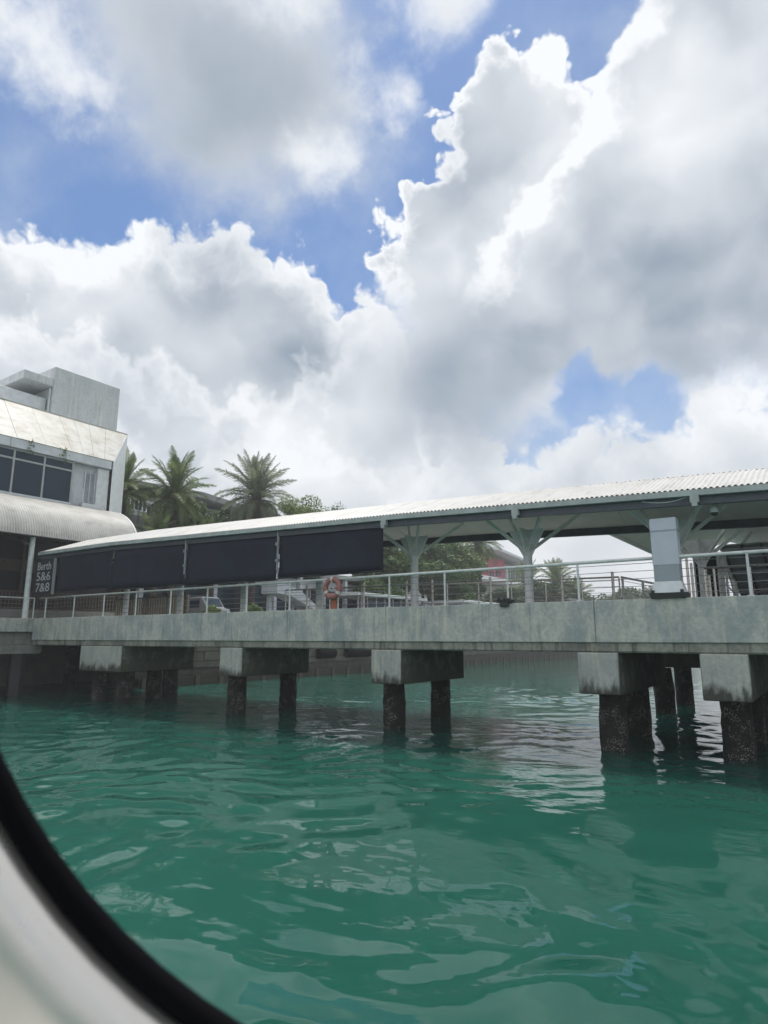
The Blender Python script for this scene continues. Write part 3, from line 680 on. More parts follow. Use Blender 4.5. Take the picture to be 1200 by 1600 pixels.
# upper storey
MB().box(-52, FU-.35, -6, 19.7, 10.0, 10.58).build('wall', 'greywall', tb)
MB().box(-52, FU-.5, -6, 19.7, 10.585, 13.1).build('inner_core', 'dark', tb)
MB().box(FU-.34, FU+.02, -6, 19.75, 10.42, 10.60).build('window_sill', 'fascia', tb, bevel=.01)
win = MB().box(FU-.10, FU-.03, -1, 19.68, 12.46, 12.56).box(FU-.10, FU-.03, -1, 19.68, 12.98, 13.07).build('window', 'frame', tb)
ys = [-.4+1.675*i for i in range(13)]
repeat('mullion', MB().box(-.11, .02, -.05, .05, 10.602, 13.07).mesh('mullion', 'frame'), win, [(FU-.04, y, 0) for y in ys])
pl = MB().box(-.02, .0, .06, 1.61, 10.61, 12.455).mesh('pane', 'glass'); pu = MB().box(-.02, 0, .06, 1.61, 12.565, 12.975).mesh('pane', 'glass')
repeat('pane', pl, win, [(FU-.08, y, 0) for y in ys[:-1]]); repeat('pane', pu, win, [(FU-.08, y, 0) for y in ys[:-1]])
# end bay with louvre
MB().box(-52, FU-.28, 19.72, 22.0, 10.0, 13.1).build('wall', 'greywall', tb)
MB().box(FU-.27, FU-.05, 21.30, 22.05, 9.6, 13.06).build('pilaster', 'offwhite', tb, bevel=.01)
MB().box(FU-.27, FU+.0, 20.45, 21.29, 10.3, 10.75).build('low_parapet', 'offwhite', tb, bevel=.01)
lv = MB().box(FU-.275, FU-.2, 20.58, 20.64, 10.8, 12.7).box(FU-.275, FU-.2, 21.22, 21.28, 10.8, 12.7).box(FU-.275, FU-.2, 20.9, 20.95, 10.8, 12.7).build('louvre', 'fascia', tb)
sl = MB().hexa([(-.075, 0, -.03), (0, 0, -.05), (0, .58, -.05), (-.075, .58, -.03), (-.075, 0, 0), (0, 0, -.02), (0, .58, -.02), (-.075, .58, 0)]).mesh('slat', 'greywall')
repeat('slat', sl, lv, [(FU-.19, 20.645, 10.9+.092*i) for i in range(20)])
MB().tube([(FU+.05, 19.9, 10.6), (FU+.05, 19.9, 11.5)], .03, 8).tube([(FU+.05, 20.4, 10.75), (FU+.05, 20.4, 11.6)], .02, 8).build('vent_pipe', 'fascia', tb)
# fascia gutter in lengths
edges = [-6, 0, 5, 10, 13.1, 16.0, 19.1, 22.05]
for a, c in zip(edges[:-1], edges[1:]):
    MB().box(FU-.2, FU+.16, a+.008, c-.008, 13.09, 13.60).build('fascia', 'fascia', tb, bevel=.015)
# steep roof: separate panels
UR, ZR = -38.0, 16.32
pe = [(-6, -6), (0, 0), (3, 3), (6, 6), (9, 9), (11.6, 11.6), (13.2, 13.2), (14.75, 14.75), (16.3, 16.3), (17.9, 17.9), (19.45, 19.55), (20.15, 20.5), (20.8, 21.5), (21.5, 22.7), (22.15, 24.25)]
for i, ((e0, r0), (e1, r1)) in enumerate(zip(pe[:-1], pe[1:])):
    g_ = .007; n = Vector((.8, 0, .6))*.03; dz = random.uniform(-.008, .008)
    q4 = [Vector((FU+.18, e0+g_, 13.61+dz)), Vector((FU+.18, e1-g_, 13.61+dz)), Vector((UR, r1-g_, ZR+dz)), Vector((UR, r0+g_, ZR+dz))]
    MB().hexa([tuple(p-n) for p in q4]+[tuple(p+n) for p in q4]).build('roof_panel', 'panel', tb)
MB().prism([(UR-.04, -6), (UR-.04, 24.2), (FU+.1, 22.1), (FU+.1, -6)], 'z', 13.605, 13.61)  # (kept thin; hidden)
rt = MB().add([(FU+.1, -6, 13.56), (FU+.1, 22.1, 13.56), (UR, 24.2, ZR-.06), (UR, -6, ZR-.06), (-52, -6, 13.56), (-52, 24.2, 13.56), (-52, 24.2, ZR-.06), (-52, -6, ZR-.06), (UR, 24.2, 13.56)],
              [(0, 1, 2, 3), (3, 2, 6, 7), (0, 3, 7, 4), (4, 7, 6, 5), (1, 8, 2), (8, 5, 6, 2), (0, 4, 5, 8, 1)]).build('roof_deck', 'fascia', tb)
MB().box(UR-.16, UR+.06, -6, 24.28, ZR-.02, ZR+.06).build('ridge_flashing', 'panel', tb)
# angled end fin
fa = [(FU+.2, 22.17, 9.9), (FU+.2, 22.17, 13.6), (UR, 24.33, 16.38), (UR, 24.33, 9.0), (FU-.6, 23.0, 9.3)]
nn = Vector((.73, .68, 0))*.08
MB().add([tuple(Vector(p)) for p in fa]+[tuple(Vector(p)-nn) for p in fa], [(0, 1, 2, 3, 4), (9, 8, 7, 6, 5)]+[(i, (i+1) % 5, 5+(i+1) % 5, 5+i) for i in range(5)]).build('end_fin', 'white', tb)
MB().box(-52, UR-.2, 22.05, 24.2, 9.0, 13.55).build('end_wall', 'offwhite', tb)
# rooftop block and slab
rb = MB().box(-46, -39, 19.57, 24.13, 16.2, 19.83).build('roof_block', 'roofblock', tb, bevel=.03)
MB().box(-50, -39.02, 17.72, 19.56, 18.45, 19.0).build('roof_slab', 'roofblock', tb, bevel=.03)
MB().box(-50, -39.6, 12.0, 19.5, 16.2, 17.75).build('roof_parapet', 'offwhite', tb, bevel=.02)
MB().box(-50, -41.5, 17.2, 19.5, 17.76, 18.44).build('roof_wall', 'greywall', tb)
MB().tube([(-39.25, 19.5, 16.3), (-39.25, 19.5, 18.4)], .07, 8).build('drain_pipe', 'offwhite', tb)
# curved corrugated canopy
def vault():
    b = MB(); n = int(22.6/.13*4); prof = []
    for i in range(13):
        a = R(8+72*i/12)                                  # from the wall (flat) down to the eave (steep)
        prof.append((math.sin(a), math.cos(a)))
    s0, c0 = prof[0]; s1, c1 = prof[-1]
    P = [(FU+.03+(s-s0)/(s1-s0)*3.0, 7.95+(c-c1)/(c0-c1)*2.5) for s, c in prof]
    for i in range(n+1):
        y = -.2+22.6*i/n; w = .022*math.sin(2*math.pi*y/.13)
        for (x, z) in P: b.v.append((x+w*.5, y, z+w))
    k = len(P)
    for i in range(n):
        for j in range(k-1): b.f.append((i*k+j, (i+1)*k+j, (i+1)*k+j+1, i*k+j+1))
    return b, P
vb, VP = vault()
vr = vb.build('vault_roof', 'oldsheet', tb, smooth=True)
MB().add([(x, y, z-.05) for y in (-.2, 22.38) for x, z in VP], [(i, i+1, len(VP)+i+1, len(VP)+i) for i in range(len(VP)-1)]).build('vault_lining', 'dark', tb)
for i in range(len(VP)-1):
    pass
rib = MB()
for (x0, z0), (x1, z1) in zip(VP[:-1], VP[1:]):
    rib.hexa([(x0, 22.40, z0-.12), (x1, 22.40, z1-.12), (x1, 22.5, z1-.12), (x0, 22.5, z0-.12), (x0, 22.40, z0+.03), (x1, 22.40, z1+.03), (x1, 22.5, z1+.03), (x0, 22.5, z0+.03)])
rib.build('vault_edge', 'offwhite', tb)
MB().box(FU-2.55, FU, -.2, 22.4, 9.75, 9.98).build('canopy_ceiling', 'dark', tb)
for y in (13.0, 16.2, 19.2):
    pts = [Vector((FU-2.4, y, 8.3))+Vector((5.2*t, 0, -1.0*t*t+.2*t)) for t in [i/8 for i in range(9)]]
    MB().tube(pts, .06, 6).build('canopy_arm', 'brown', tb, smooth=True)
MB().tube([(-33.62, 16.62, 3.8), (-33.62, 16.62, 7.95)], .13, 12).build('canopy_post', 'rail', tb, smooth=False)
MB().box(-38.4, -38.2, 6, 22, 3.81, 4.4).build('planter_wall', 'wharf', tb)
# dark pickets and timber slats at the landward end of the pier
pf_ = thing('picket_fence', (-30.5, 21.5, 3.74), 'brown fence of pale pickets behind the blinds at the left end of the pier', 'fence')
MB().box(-33.3, -27.3, 21.42, 21.48, 4.92, 4.99).box(-33.3, -27.3, 21.42, 21.48, 3.84, 3.92).build('rail', 'brown', pf_)
repeat('picket', MB().box(-.055, .055, -.02, .02, 3.78, 4.9).mesh('picket', 'slat'), pf_, [(-33.2+.2*i, 21.40, 0) for i in range(30)])
repeat('post', MB().box(-.06, .06, -.06, .06, 3.74, 5.15).mesh('post', 'brown'), pf_, [(-33.3+1.5*i, 21.52, 0) for i in range(5)])
pf2 = thing('picket_fence', (-36, 17.8, 3.8), 'dark brown picket balustrade on the wharf beside the berth sign', 'fence')
MB().box(-36.03, -35.97, 8, 24, 5.25, 5.33).box(-36.03, -35.97, 8, 24, 4.35, 4.43).build('rail', 'brown', pf2)
repeat('picket', MB().box(-.02, .02, -.045, .045, 4.35, 5.3).mesh('picket', 'brown'), pf2, [(-36, 11+.19*i, 0) for i in range(66)])
MB().box(-36.1, -35.9, 8, 24, 3.8, 4.34).build('kerb_wall', 'wharf', pf2)
sw = thing('timber_wall', (-36, 27, 3.8), 'wall of horizontal timber boards beyond the landward end of the pier', 'wall')
for i in range(12):
    z = 3.82+.145*i
    MB().box(-37.6, -33.9, 26.9+random.uniform(0, .012), 26.96, z, z+.135).build('board', 'slat', sw)
repeat('post', MB().box(-.06, .06, -.05, .05, 3.8, 5.6).mesh('post', 'brown'), sw, [(x, 27.03, 0) for x in (-37.5, -35.7, -34.0)])

# ================================================================== SHORE: things seen under and between the blinds
vn = thing('parked_van', (-37.2, 31.0, 3.8), 'small white van parked on the quay behind the handrail', 'van')
pr = [(-1.8, .35), (-1.8, 1.75), (-1.6, 1.9), (.6, 1.9), (1.25, 1.15), (1.85, 1.0), (1.9, .35)]
b = MB().prism([(31.0-.95*0+0, 0)]*0 or [(-37.2+p, 3.8+z) for p, z in pr], 'y', 30.2, 31.8); b.build('body', 'van', vn, bevel=.06)
MB().add([(-36.52, 30.3, 5.62), (-36.52, 31.7, 5.62), (-35.97, 31.65, 4.98), (-35.97, 30.35, 4.98)], [(0, 1, 2, 3)]).build('windscreen', 'glass', vn)
MB().box(-38.6, -36.8, 30.18, 30.21, 4.95, 5.5).build('side_window', 'glass', vn)
for x in (-38.3, -36.1):
    for y in (30.25, 31.75): MB().tube([(x, y-.1, 4.12), (x, y+.1, 4.12)], .32, 14).build('wheel', 'rubber', vn)
for y in (30.45, 31.55): MB().box(-35.32, -35.27, y-.14, y+.14, 4.5, 4.66).build('headlight', 'white', vn)
st = thing('slanted_roof', (-35.8, 38, 3.8), 'white slanted stair roof sloping down to the right behind the third blind', 'stair')
MB().prism([(36.0, 7.1), (36.0, 6.2), (37.5, 6.1), (41.0, 4.9), (41.6, 4.9), (38.6, 6.6)], 'x', -36.6, -34.9).build('roof', 'greywall', st)
for y in (36.4, 39.0): MB().box(-36.4, -36.1, y, y+.3, 3.8, 6.2).build('post', 'greywall', st)
MB().box(-36.3, -35.2, 36.5, 40.5, 3.8, 4.9).build('side_wall', 'greywall', st)
kx = thing('waterfront_kiosk', (-36.5, 52, 3.8), 'low glass kiosk with white flat roof below the big trees', 'kiosk')
MB().box(-39, -34.6, 46, 58, 6.55, 6.85).build('roof', 'offwhite', kx, bevel=.03)
for i in range(9):
    y = 46.3+1.4*i
    MB().box(-34.95, -34.85, y, y+.1, 3.8, 6.54).build('post', 'frame', kx)
    if i < 8: MB().box(-34.93, -34.9, y+.12, y+1.38, 4.6, 6.2).build('pane', 'glass', kx)
MB().box(-34.97, -34.86, 46.3, 57.6, 3.8, 4.58).build('counter', 'greywall', kx)
pv = thing('pavilion_roof', (-37, 72, 3.8), 'white flat pavilion roof far along the quay under the trees', 'pavilion')
MB().box(-40, -34.5, 66, 80, 6.75, 7.1).build('roof', 'white', pv, bevel=.04)
repeat('post', MB().box(-.12, .12, -.12, .12, 3.8, 6.75).mesh('post', 'offwhite'), pv, [(-34.9, y, 0) for y in (66.5, 70.7, 75, 79.5)])
sh = thing('boat_shed', (-40, 108, 3.8), 'grey shed with flat roof low behind the far palms', 'shed')
MB().box(-44, -35.5, 104, 128, 3.8, 8.7).build('wall', 'bgwall', sh)
MB().box(-44.5, -35, 103.5, 128.5, 8.71, 9.2).build('roof', 'bgroof', sh)
repeat('window', MB().box(-.02, .03, -.9, .9, 7.0, 8.2).mesh('window', 'glass'), sh, [(-35.48, 106+3*i, 0) for i in range(7)])

ar = thing('shore_arcade', (-45, 44, 3.8), 'dark fronted low arcade behind the blinds with slim grey columns', 'building')
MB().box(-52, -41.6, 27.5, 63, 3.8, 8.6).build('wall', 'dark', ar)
MB().box(-52, -40.4, 27.2, 63.3, 8.61, 9.0).build('roof', 'bgroof', ar)
MB().box(-41.58, -41.5, 27.6, 62.9, 7.4, 8.3).build('sign_band', 'greywall', ar)
repeat('column', MB().box(-.18, .18, -.18, .18, 3.8, 8.6).mesh('column', 'greywall'), ar, [(-40.7, 28+3.4*i, 0) for i in range(11)])
repeat('shop_window', MB().box(-.03, .03, -1.2, 1.2, 4.3, 7.2).mesh('shop_window', 'glass'), ar, [(-41.55, 29.7+3.4*i, 0) for i in range(10)])
# grey building behind the palms
gb = thing('hillside_building', (-60, 42, 3.8), 'grey building with flat roof and white balcony railing behind the palms', 'building')
MB().box(-75, -56, 31, 52, 3.8, 17.0).build('wall', 'bgwall', gb)
MB().prism([(30, 17.02), (30, 17.55), (44, 18.15), (55.5, 17.25), (55.5, 16.9), (44, 17.5)], 'x', -76, -54).build('roof', 'bgroof', gb)
MB().box(-55.98, -53.5, 32, 55, 14.3, 14.7).build('balcony_slab', 'bgwall', gb)
bl = MB().box(-53.65, -53.55, 32, 55, 15.75, 15.85).box(-53.65, -53.55, 32, 55, 14.75, 14.82).build('balcony_railing', 'white', gb)
repeat('baluster', MB().box(-.03, .03, -.05, .05, 14.8, 15.75).mesh('baluster', 'white'), bl, [(-53.6, 32+.45*i, 0) for i in range(52)])
for y in (33, 36.2, 39.4, 42.6, 45.8, 49):
    w0 = MB().box(-56, -55.93, y, y+2.4, 14.8, 16.5).build('window', 'frame', gb)
    MB().box(-55.925, -55.9, y+.1, y+2.3, 14.9, 16.4).build('pane', 'glass', gb if False else w0)
# red building far along the shore
rd = thing('red_building', (-62, 130, 3.8), 'distant red clad building with white overhanging roof', 'building')
MB().box(-80, -60, 116, 146, 3.8, 17.4).build('wall', 'bgwall', rd)
MB().box(-59.99, -59.6, 116, 134, 15.2, 19.9).build('red_band', 'red', rd)
MB().box(-59.99, -59.7, 134.2, 146, 15.2, 19.0).build('pale_band', 'bgwall', rd)
rs = random.Random(5)
for i in range(12): MB().box(-59.58, -59.5, 117+1.4*i, 117.25+1.4*i, 15.4, 15.4+rs.uniform(1.5, 4.2)).build('fin', 'pink', rd)
for i in range(5): MB().box(-59.58, -59.5, 116.6+3.2*i, 118.6+3.2*i, 15.6+.5*(i % 3), 16.8+.5*(i % 3)).build('window', 'glass', rd)
for i in range(4): MB().box(-59.68, -59.6, 134.8+2.8*i, 136.8+2.8*i, 15.8, 18.2).build('window', 'glass', rd)
MB().box(-59.8, -56.5, 113, 149, 14.2, 15.1).build('canopy', 'white', rd)
MB().prism([(114, 20.4), (114, 20.9), (126, 21.9), (140, 20.9), (150, 18.9), (150, 18.5), (140, 20.4), (126, 21.3)], 'x', -82, -57.5).build('roof', 'offwhite', rd)
MB().tube([(-60, 151, 3.8), (-60, 151, 27)], .14, 6).build('mast', 'galv', rd)

# ================================================================== VEGETATION
def frond_mesh(seed, L, droop, m):
    rs = random.Random(seed); b = MB(); n = 26; pts = []
    for i in range(n+1):
        t = i/n; pts.append(Vector((L*(t-.18*t*t*droop), 0, L*(.50*t-.62*droop*t*t))))
    b.tube(pts[::3]+[pts[-1]], .035, 4, .006)
    for i in range(3, n+1):
        t = i/n; p = pts[i]; tan = (pts[min(i+1, n)]-pts[i-1]).normalized()
        ll = L*.175*math.sin(math.pi*min(1, .12+.86*t))**.6*rs.uniform(.85, 1.1)
        for s in (-1, 1):
            for q_ in (0, .5):
                pp = p-tan*(L/n*q_)
                dirv = (tan*.75+Vector((0, s*1.0, 0))+Vector((0, 0, rs.uniform(-.1, .5)))).normalized()
                w = tan*.019*L/3
                e = pp+dirv*ll+Vector((0, 0, -.30*ll))
                mid = pp+dirv*ll*.5
                o = len(b.v); b.v += [tuple(pp-w), tuple(pp+w), tuple(mid+w*1.1), tuple(mid-w*1.1), tuple(e)]
                b.f += [(o, o+1, o+2, o+3), (o+3, o+2, o+4)]
    me = bpy.data.meshes.new('frond'); me.from_pydata(b.v, [], b.f); me.update(); me.materials.append(M[m]); return me
FR = {m: [frond_mesh(10*k+j, 1.0*3, d_, m) for j, d_ in enumerate((.35, .6, .9, 1.25))] for k, m in enumerate(('frond', 'frondgrey'))}
def palm(x, y, zc, rad, label, m='frond', nf=58, seed=1, tr=.3):
    rs = random.Random(seed)
    t = thing('palm_tree', (x, y, 3.8), label, 'palm', 'palm trees on the shore')
    tp_ = []
    for i in range(9):
        f = i/8; tp_.append((x+.15*math.sin(f*3+seed), y, 3.7+(zc-.1-3.7)*f))
    tk = MB().tube(tp_, tr, 12, tr*.8).build('trunk', 'bark', t, smooth=True)
    bx_ = tp_[-1]
    MB().tube([(bx_[0], y, zc-1.6*rad/3), (bx_[0], y, zc-.8*rad/3), (bx_[0], y, zc-.1), (bx_[0], y, zc+.25)], tr*1.15, 12, tr*1.3).build('crown_boss', 'bark', t, smooth=True)
    inv = world_of(t).inverted()
    for i in range(nf):
        f = (i+.5)/nf
        el = 82-118*f+rs.uniform(-9, 9)                 # young fronds stand up, old ones hang
        k = min(3, int(f*4)); az = i*2.39996+rs.uniform(-.2, .2)
        o = bpy.data.objects.new('frond', FR[m][k]); col.objects.link(o); o.parent = t; o.matrix_parent_inverse = inv
        o.location = (bx_[0], y, zc+.1-.5*f*rad/3)
        o.rotation_euler = Matrix.Rotation(az, 3, 'Z').to_4x4().to_3x3().__matmul__(Matrix.Rotation(-R(el-14), 3, 'Y')).__matmul__(Matrix.Rotation(rs.uniform(-.4, .4), 3, 'X')).to_euler()
        s = rad/3*rs.uniform(.85, 1.08)*(.9+.2*math.sin(math.pi*f)); o.scale = (s, s, s)
palm(-40, 30.0, 13.5, 3.5, 'feathery palm nearest the terminal building, left of the pair against the sky', seed=2, tr=.38)
palm(-40, 38.2, 14.9, 4.0, 'larger grey green palm, right of the pair against the sky', 'frondgrey', 66, seed=5, tr=.36)
palm(-41, 26.3, 13.4, 3.0, 'palm half hidden behind the end of the terminal building', seed=8, tr=.3)
palm(-41.5, 84, 16.4, 4.6, 'dark palm whose crown rises behind the canopy above the red building', seed=11, nf=46, tr=.5)
palm(-40, 112, 12.6, 4.6, 'taller far palm with wide crown, right of the second pale column', 'frond', 50, seed=13, tr=.5)
palm(-42, 104, 12.0, 4.2, 'far palm partly hidden by the second pale column', 'frond', 46, seed=15, tr=.5)
palm(-38.5, 117, 9.8, 4.4, 'lower far palm nearest the open sky gap, right of the taller one', 'frond', 50, seed=17, tr=.5)
palm(-40.5, 34, 10.2, 2.6, 'short palm with drooping fronds below the two tall palms', 'frond', 44, seed=19)
palm(-38.5, 27.5, 9.6, 2.2, 'short bushy palm by the end of the curved canopy', 'frond', 40, seed=21)

def crown_mesh(seed, rx, rz, n, m, size):
    """foliage as thousands of small leaf faces gathered in clumps"""
    rs = np.random.RandomState(seed); nc = 46
    d = rs.normal(size=(nc, 3)); d /= np.linalg.norm(d, axis=1)[:, None]; d[:, 2] = np.where(d[:, 2] < -.35, -d[:, 2]*.6, d[:, 2])
    rad = rs.uniform(.45, 1.0, nc)[:, None]
    C = d*rad*np.array([rx, rx, rz]); cr = rs.uniform(.20, .38, nc)*rx
    k = rs.randint(0, nc, n)
    q_ = rs.normal(size=(n, 3)); q_ /= np.linalg.norm(q_, axis=1)[:, None]
    P = C[k]+q_*(cr[k]*rs.uniform(.35, 1.05, n)**.6)[:, None]*np.array([1, 1, .7])
    nrm = q_+rs.normal(size=(n, 3))*.6+np.array([0, 0, .5]); nrm /= np.linalg.norm(nrm, axis=1)[:, None]
    a = np.cross(nrm, rs.normal(size=(n, 3))); a /= np.linalg.norm(a, axis=1)[:, None]; c = np.cross(nrm, a)
    s = (size*rs.uniform(.6, 1.3, n))[:, None]
    V = np.stack([P-a*s, P+c*s*.5, P+a*s, P-c*s*.5], 1).reshape(-1, 3)
    me = bpy.data.meshes.new('crown'); me.vertices.add(len(V)); me.vertices.foreach_set('co', V.ravel())
    me.loops.add(4*n); me.loops.foreach_set('vertex_index', np.arange(4*n)); me.polygons.add(n)
    me.polygons.foreach_set('loop_start', np.arange(0, 4*n, 4)); me.polygons.foreach_set('loop_total', np.full(n, 4))
    me.update(calc_edges=True); me.materials.append(M[m]); return me, C
def tree(name, x, y, zc, rx, rz, label, m='leaf', n=7000, seed=1, size=.22, group='trees on the shore', base=3.8):
    t = thing(name, (x, y, base), label, 'tree', group)
    me, C = crown_mesh(seed, rx, rz, n, m, size)
    o = link('crown', me, t); o.matrix_parent_inverse = world_of(t).inverted(); o.location = (x, y, zc)
    tk = MB().tube([(x, y, base-.1), (x+.1, y, base+(zc-base)*.45), (x, y, zc-.1*rz)], .09*rx**.7, 10, .045*rx**.7)
    tr_ = tk.build('trunk', 'bark', t, smooth=True)
    for c in C[::4]:
        MB().tube([(x, y, base+(zc-rz*.3-base)*.75), (x+c[0]*.5, y+c[1]*.5, zc+c[2]*.25-rz*.2), (x+c[0], y+c[1], zc+c[2])], .07, 5, .02).build('limb', 'bark', tr_)
    return t
T = [
 (-41, 45.0, 12.9, 3.4, 2.9, 'bright green round tree just right of the tall palms', 'leaflight', 14000, 1, .13),
 (-42.5, 52, 14.3, 3.0, 2.1, 'wispy pale tree at the right end of the row above the canopy roof', 'leaf', 5000, 2, .11),
 (-42, 48.5, 13.2, 3.2, 2.6, 'green tree between the round tree and the wispy tree', 'leaflight', 13000, 3, .13),
 (-43, 40.5, 12.2, 3.2, 2.8, 'low green tree at the foot of the grey green palm', 'leaf', 6000, 4, .2),
 (-43, 34.5, 11.4, 3.0, 2.4, 'low tree between the trunks of the two tall palms', 'leafdark', 6000, 5, .2),
 (-41, 60, 9.6, 4.6, 4.0, 'dense tree right of the last blind', 'leaf', 9000, 6, .28),
 (-41, 67.5, 10.6, 5.0, 4.2, 'dense tree directly behind the first pale column', 'leafdark', 9000, 7, .30),
 (-41.5, 74, 11.0, 5.0, 4.6, 'big leafy tree right of the first pale column', 'leaf', 9000, 8, .30),
 (-43, 80.5, 9.0, 3.4, 3.2, 'dark tree below the crown of the dark palm', 'leafdark', 8000, 9, .30),
 (-40, 90, 7.6, 3.6, 2.6, 'low dark tree under the red building', 'leafdark', 6000, 10, .28),
 (-39.5, 103, 9.0, 4.0, 3.4, 'leafy tree just left of the far palms', 'leafdark', 8000, 12, .32),
 (-39, 112, 8.6, 4.6, 3.4, 'dark bushy tree beneath the far palms', 'leafdark', 8000, 13, .32),
 (-38.5, 55, 7.0, 2.6, 2.2, 'bushy tree in shade below the last blind', 'leafdark', 6000, 14, .22),
 (-39.0, 71, 7.6, 3.4, 2.6, 'shaded understorey tree between the two pale columns', 'leafdark', 7000, 15, .26),
 (-40.5, 160, 10.2, 6.5, 4.0, 'distant low tree left of the white pylon', 'leafdark', 6000, 16, .5),
 (-44, 190, 11.0, 9, 4.5, 'distant wide tree behind the ramp rail', 'leafdark', 7000, 17, .6),
 (-43, 215, 11.8, 9, 5.2, 'farthest tree beside the white pylon', 'leafdark', 7000, 18, .6),
]
for (x, y, zc, rx, rz, lab, m, n, sd_, sz) in T: tree('shore_tree', x, y, zc, rx, rz, lab, m, n, sd_, sz)
for i, (x, y, zc, rx, lab) in enumerate([(-35.2, 30.0, 4.6, .55, 'small green shrub left of the white slanted roof'), (-34.9, 33.6, 4.75, .7, 'bright green shrub at the foot of the white slanted roof')]):
    tree('shrub', x, y, zc, rx, rx*.8, lab, 'leaflight', 900, 40+i, .09, 'shrubs on the quay')
# rooftop weeds growing in the gutter of the terminal
for i, (y, lab) in enumerate([(17.05, 'tuft of weeds growing from the terminal gutter, left one'), (18.95, 'tuft of weeds growing from the terminal gutter, right one')]):
    rs_ = random.Random(i+60); w_ = MB()
    t = thing('gutter_weed', (FU+.2, y, 13.5), lab, 'plant', 'weeds in the terminal gutter')
    for k in range(60):
        p = Vector((FU+.21+rs_.uniform(-.03, .12), y+rs_.gauss(0, .12), 13.35+rs_.uniform(-.55, .35))); s = rs_.uniform(.03, .06)
        a = Vector((rs_.gauss(0, 1), rs_.gauss(0, 1), rs_.gauss(0, 1))).normalized()*s; c = Vector((rs_.gauss(0, 1), rs_.gauss(0, 1), rs_.gauss(0, 1))).normalized()*s
        w_.add([p-a, p+c, p+a, p-c], [(0, 1, 2, 3)])
    w_.build('leaves', 'leaf', t)
    MB().tube([(FU+.2, y, 13.45), (FU+.24, y+.05, 13.8)], .012, 5).build('stem', 'bark', t)

# far wooded shore
def hill(x0, x1, y, h, seed, depth=120):
    rs = np.random.RandomState(seed); n = 70; k = 14; b = MB(); ph = rs.rand(8)*6.28
    for i in range(n+1):
        t = i/n; x = x0+(x1-x0)*t
        hh = h*math.sin(math.pi*t)**.6*(1+.25*math.sin(5*t+ph[0])+.10*math.sin(13*t+ph[1])+.05*math.sin(37*t+ph[2]))
        for j in range(k+1):
            s = j/k; b.v.append((x+rs.normal()*1.2, y+depth*s, -1+(hh+1)*math.sin(math.pi*s)**.7+rs.normal()*.5*(0 < s < 1)))
    for i in range(n):
        for j in range(k): o = i*(k+1)+j; b.f.append((o, o+k+1, o+k+2, o+1))
    tag(b.build('hill', 'hill', smooth=True), kind='structure')
hill(-330, 420, 640, 38, 3); hill(-32, 160, 330, 15, 5, 80)

# ================================================================== COVERED GANGWAY AT THE RIGHT
gw = thing('covered_gangway', (-2.2, 26, 3.74), 'sloping grey metal gangway under the finger canopy at the right', 'gangway')
def gz(y): return 6.05-(y-25.5)*.30
x0, x1 = -3.05, -.6
for i in range(6):
    a, c = 25.5+i*1.05, 25.5+(i+1)*1.05-.03
    MB().hexa([(x0, a, gz(a)), (x1, a, gz(a)), (x1, c, gz(c)), (x0, c, gz(c)), (x0, a, gz(a)+.05), (x1, a, gz(a)+.05), (x1, c, gz(c)+.05), (x0, c, gz(c)+.05)]).build('roof_panel', 'galv', gw)
for x in (-2.95, -2.35, -1.75, -1.15, -.7): MB().bar((x, 25.45, gz(25.45)-.05), (x, 31.9, gz(31.9)-.05), .07, .09).build('rib', 'blackmetal', gw)
for y in (25.6, 27.7, 29.8, 31.7): MB().bar((x0, y, gz(y)-.10), (x1, y, gz(y)-.10), .07, .08).build('purlin', 'galv', gw)
for x in (-2.98, -.66):
    for y in (26, 28.6, 31.4): MB().tube([(x, y, 3.74-(y-25.5)*.1), (x, y, gz(y))], .045, 8).build('post', 'rail', gw)
    MB().tube([(x, 25.6, 4.7), (x, 31.8, 4.2)], .03, 8).build('hand_bar', 'rail', gw)
    MB().bar((x, 26, 5.7), (x, 28.6, 3.9), .05, .05).build('brace', 'rail', gw)
MB().hexa([(x0, 25.5, 3.745), (x1, 25.5, 3.745), (x1, 32, 3.1+.66), (x0, 32, 3.1+.66), (x0, 25.5, 3.80), (x1, 25.5, 3.80), (x1, 32, 3.82), (x0, 32, 3.82)]).build('walkway', 'galv', gw)
pdn = thing('dark_panel', (-3.3, 24.6, 3.74), 'dark blue upright panel between the two branching columns at the right', 'panel')
MB().box(-3.75, -3.08, 24.5, 24.6, 3.75, 5.75).build('board', 'blind', pdn, bevel=.01)
MB().box(-3.8, -3.75, 24.48, 24.62, 3.74, 5.8).build('post', 'rail', pdn)
for i, (x, y, h, lab) in enumerate([(-3.32, 20.3, 1.45, 'slim steel bollard right beside the white pylon'), (-3.24, 20.5, 1.25, 'second slim steel bollard beside the white pylon'), (-2.95, 21.6, .95, 'short steel bollard before the dark blue panel')]):
    tag(MB().tube([(x, y, 3.74), (x, y, 3.74+h*.96), (x, y, 3.74+h)], .04, 10, .035).build('steel_bollard', 'steel', smooth=False), lab, 'bollard', 'steel bollards at the gangway')

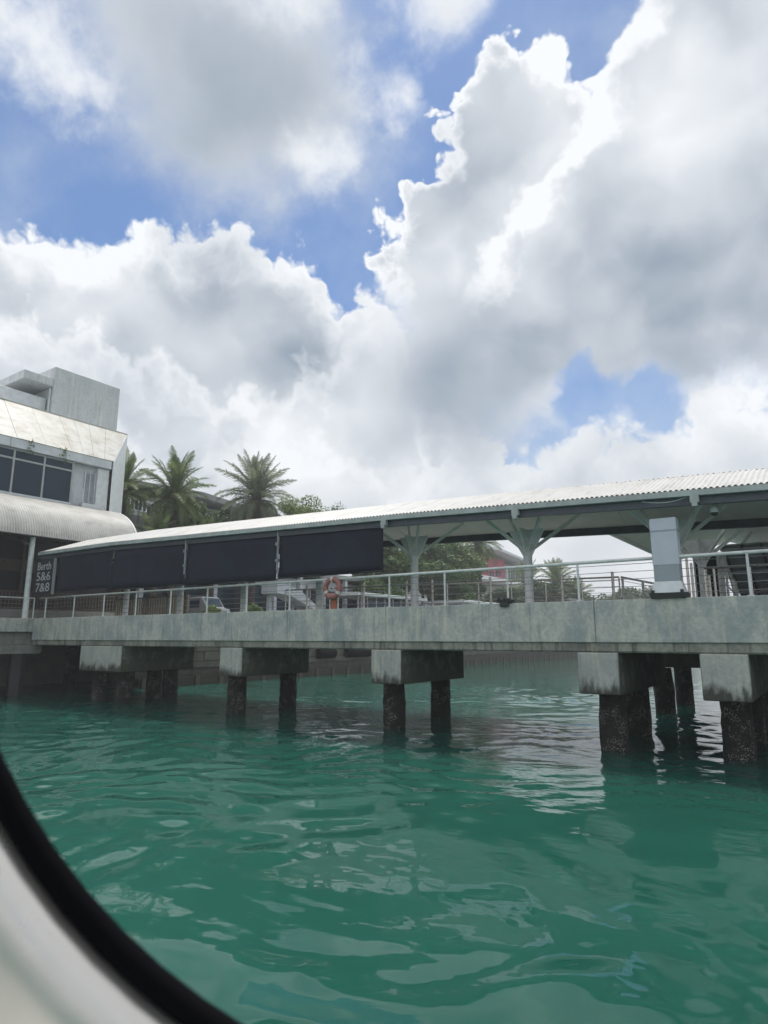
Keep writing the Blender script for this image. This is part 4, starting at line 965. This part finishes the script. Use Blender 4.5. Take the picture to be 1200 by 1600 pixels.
# ================================================================== FERRY WINDOW (the boat the picture is taken from)
# a vertical cabin side 0.30 m in front of the eye, its window with large round corners
fw = thing('ferry_cabin', (EYE.x-.57*.3, EYE.y+.82*.3, 0), 'ferry window corner with black rubber seal and silver rim at lower left', 'ferry')
fd = Vector((-math.sin(YAW), math.cos(YAW), 0)); fx_ = Vector((math.cos(YAW), math.sin(YAW), 0))
def wp(a, z, dpt): return EYE+fd*dpt+fx_*a+Vector((0, 0, z))
RC = .286; AX0, AX1, ZC0, ZC1 = .074, .52, .095, .50    # centres of the four round corners
def outline(off, n=20):
    pts = []
    for cx, cz, a0 in ((AX0-.07, ZC1, 90), (AX0, ZC0, 180), (AX1, ZC0, 270), (AX1, ZC1, 0)):
        for i in range(n+1):
            a = R(a0+90*i/n); pts.append((cx+(RC+off)*math.cos(a), cz+(RC+off)*math.sin(a)))
    return pts
def ring(profile, name, m):
    """profile: [(offset from the glass edge, depth)] swept round the window"""
    rows = [outline(o) for o, _ in profile]; n = len(rows[0]); b = MB()
    for (o, dp_), row in zip(profile, rows): b.v += [tuple(wp(a, z, .30+dp_)) for a, z in row]
    for i in range(len(rows)-1):
        for j in range(n): b.f.append((i*n+j, i*n+(j+1) % n, (i+1)*n+(j+1) % n, (i+1)*n+j))
    return b.build(name, m, fw, smooth=True)
ring([(.002, .006), (.0, .003), (.001, -.001), (.004, -.003), (.008, -.003), (.011, -.001), (.0125, .003), (.0125, .006)], 'rubber_seal', 'rubber')
def chrome(g, b):
    p = pos(g); n = g.noise(p, 14, 4, .6)
    g.put(b.inputs['Base Color'], g.mix(n, (.60, .575, .53, 1), (.68, .655, .61, 1))); b.inputs['Metallic'].default_value = .8
    g.put(b.inputs['Roughness'], g.step(g.noise(p, 30, 3), .3, .7, .27, .33))
M['rim'] = mat('polished_rim', chrome)
ring([(.0125, .006), (.0135, -.002), (.017, -.007), (.026, -.011), (.036, -.012), (.05, -.009), (.07, -.004), (.10, -.001), (.14, 0), (.14, .02)], 'metal_rim', 'rim')
b = MB(); q4 = [wp(-1.6, -2.95, .305), wp(2.6, -2.95, .305), wp(2.6, -.345, .305), wp(-1.6, -.345, .305)]
b.hexa([tuple(p) for p in q4]+[tuple(p+fd*.05) for p in q4]).build('cabin_side', 'white', fw)
b = MB(); q4 = [wp(-1.6, -1.36, .30), wp(2.6, -1.36, .30), wp(2.6, -1.36, -2.4), wp(-1.6, -1.36, -2.4)]
b.hexa([tuple(p-Vector((0, 0, .06))) for p in q4]+[tuple(p) for p in q4]).build('floor_reflector', 'cream', fw)  # unseen floor, added for its pale reflection in the rim

# ================================================================== VEIL HAZE
hz = MB().box(-3800, 3900, -1800, 5600, -4.2, 33).build('haze', 'dark')  # thin air haze, added to stand in for the window glass veil
hm = bpy.data.materials.new('veil_haze'); hm.use_nodes = True
g_ = NT(hm.node_tree); g_.n.clear(); vo = g_.new('ShaderNodeVolumePrincipled'); oo = g_.new('ShaderNodeOutputMaterial')
vo.inputs['Color'].default_value = (.93, .95, .97, 1); vo.inputs['Density'].default_value = .0011; vo.inputs['Anisotropy'].default_value = .2
g_.l.new(vo.outputs[0], oo.inputs['Volume']); hz.data.materials.clear(); hz.data.materials.append(hm); tag(hz, kind='stuff')
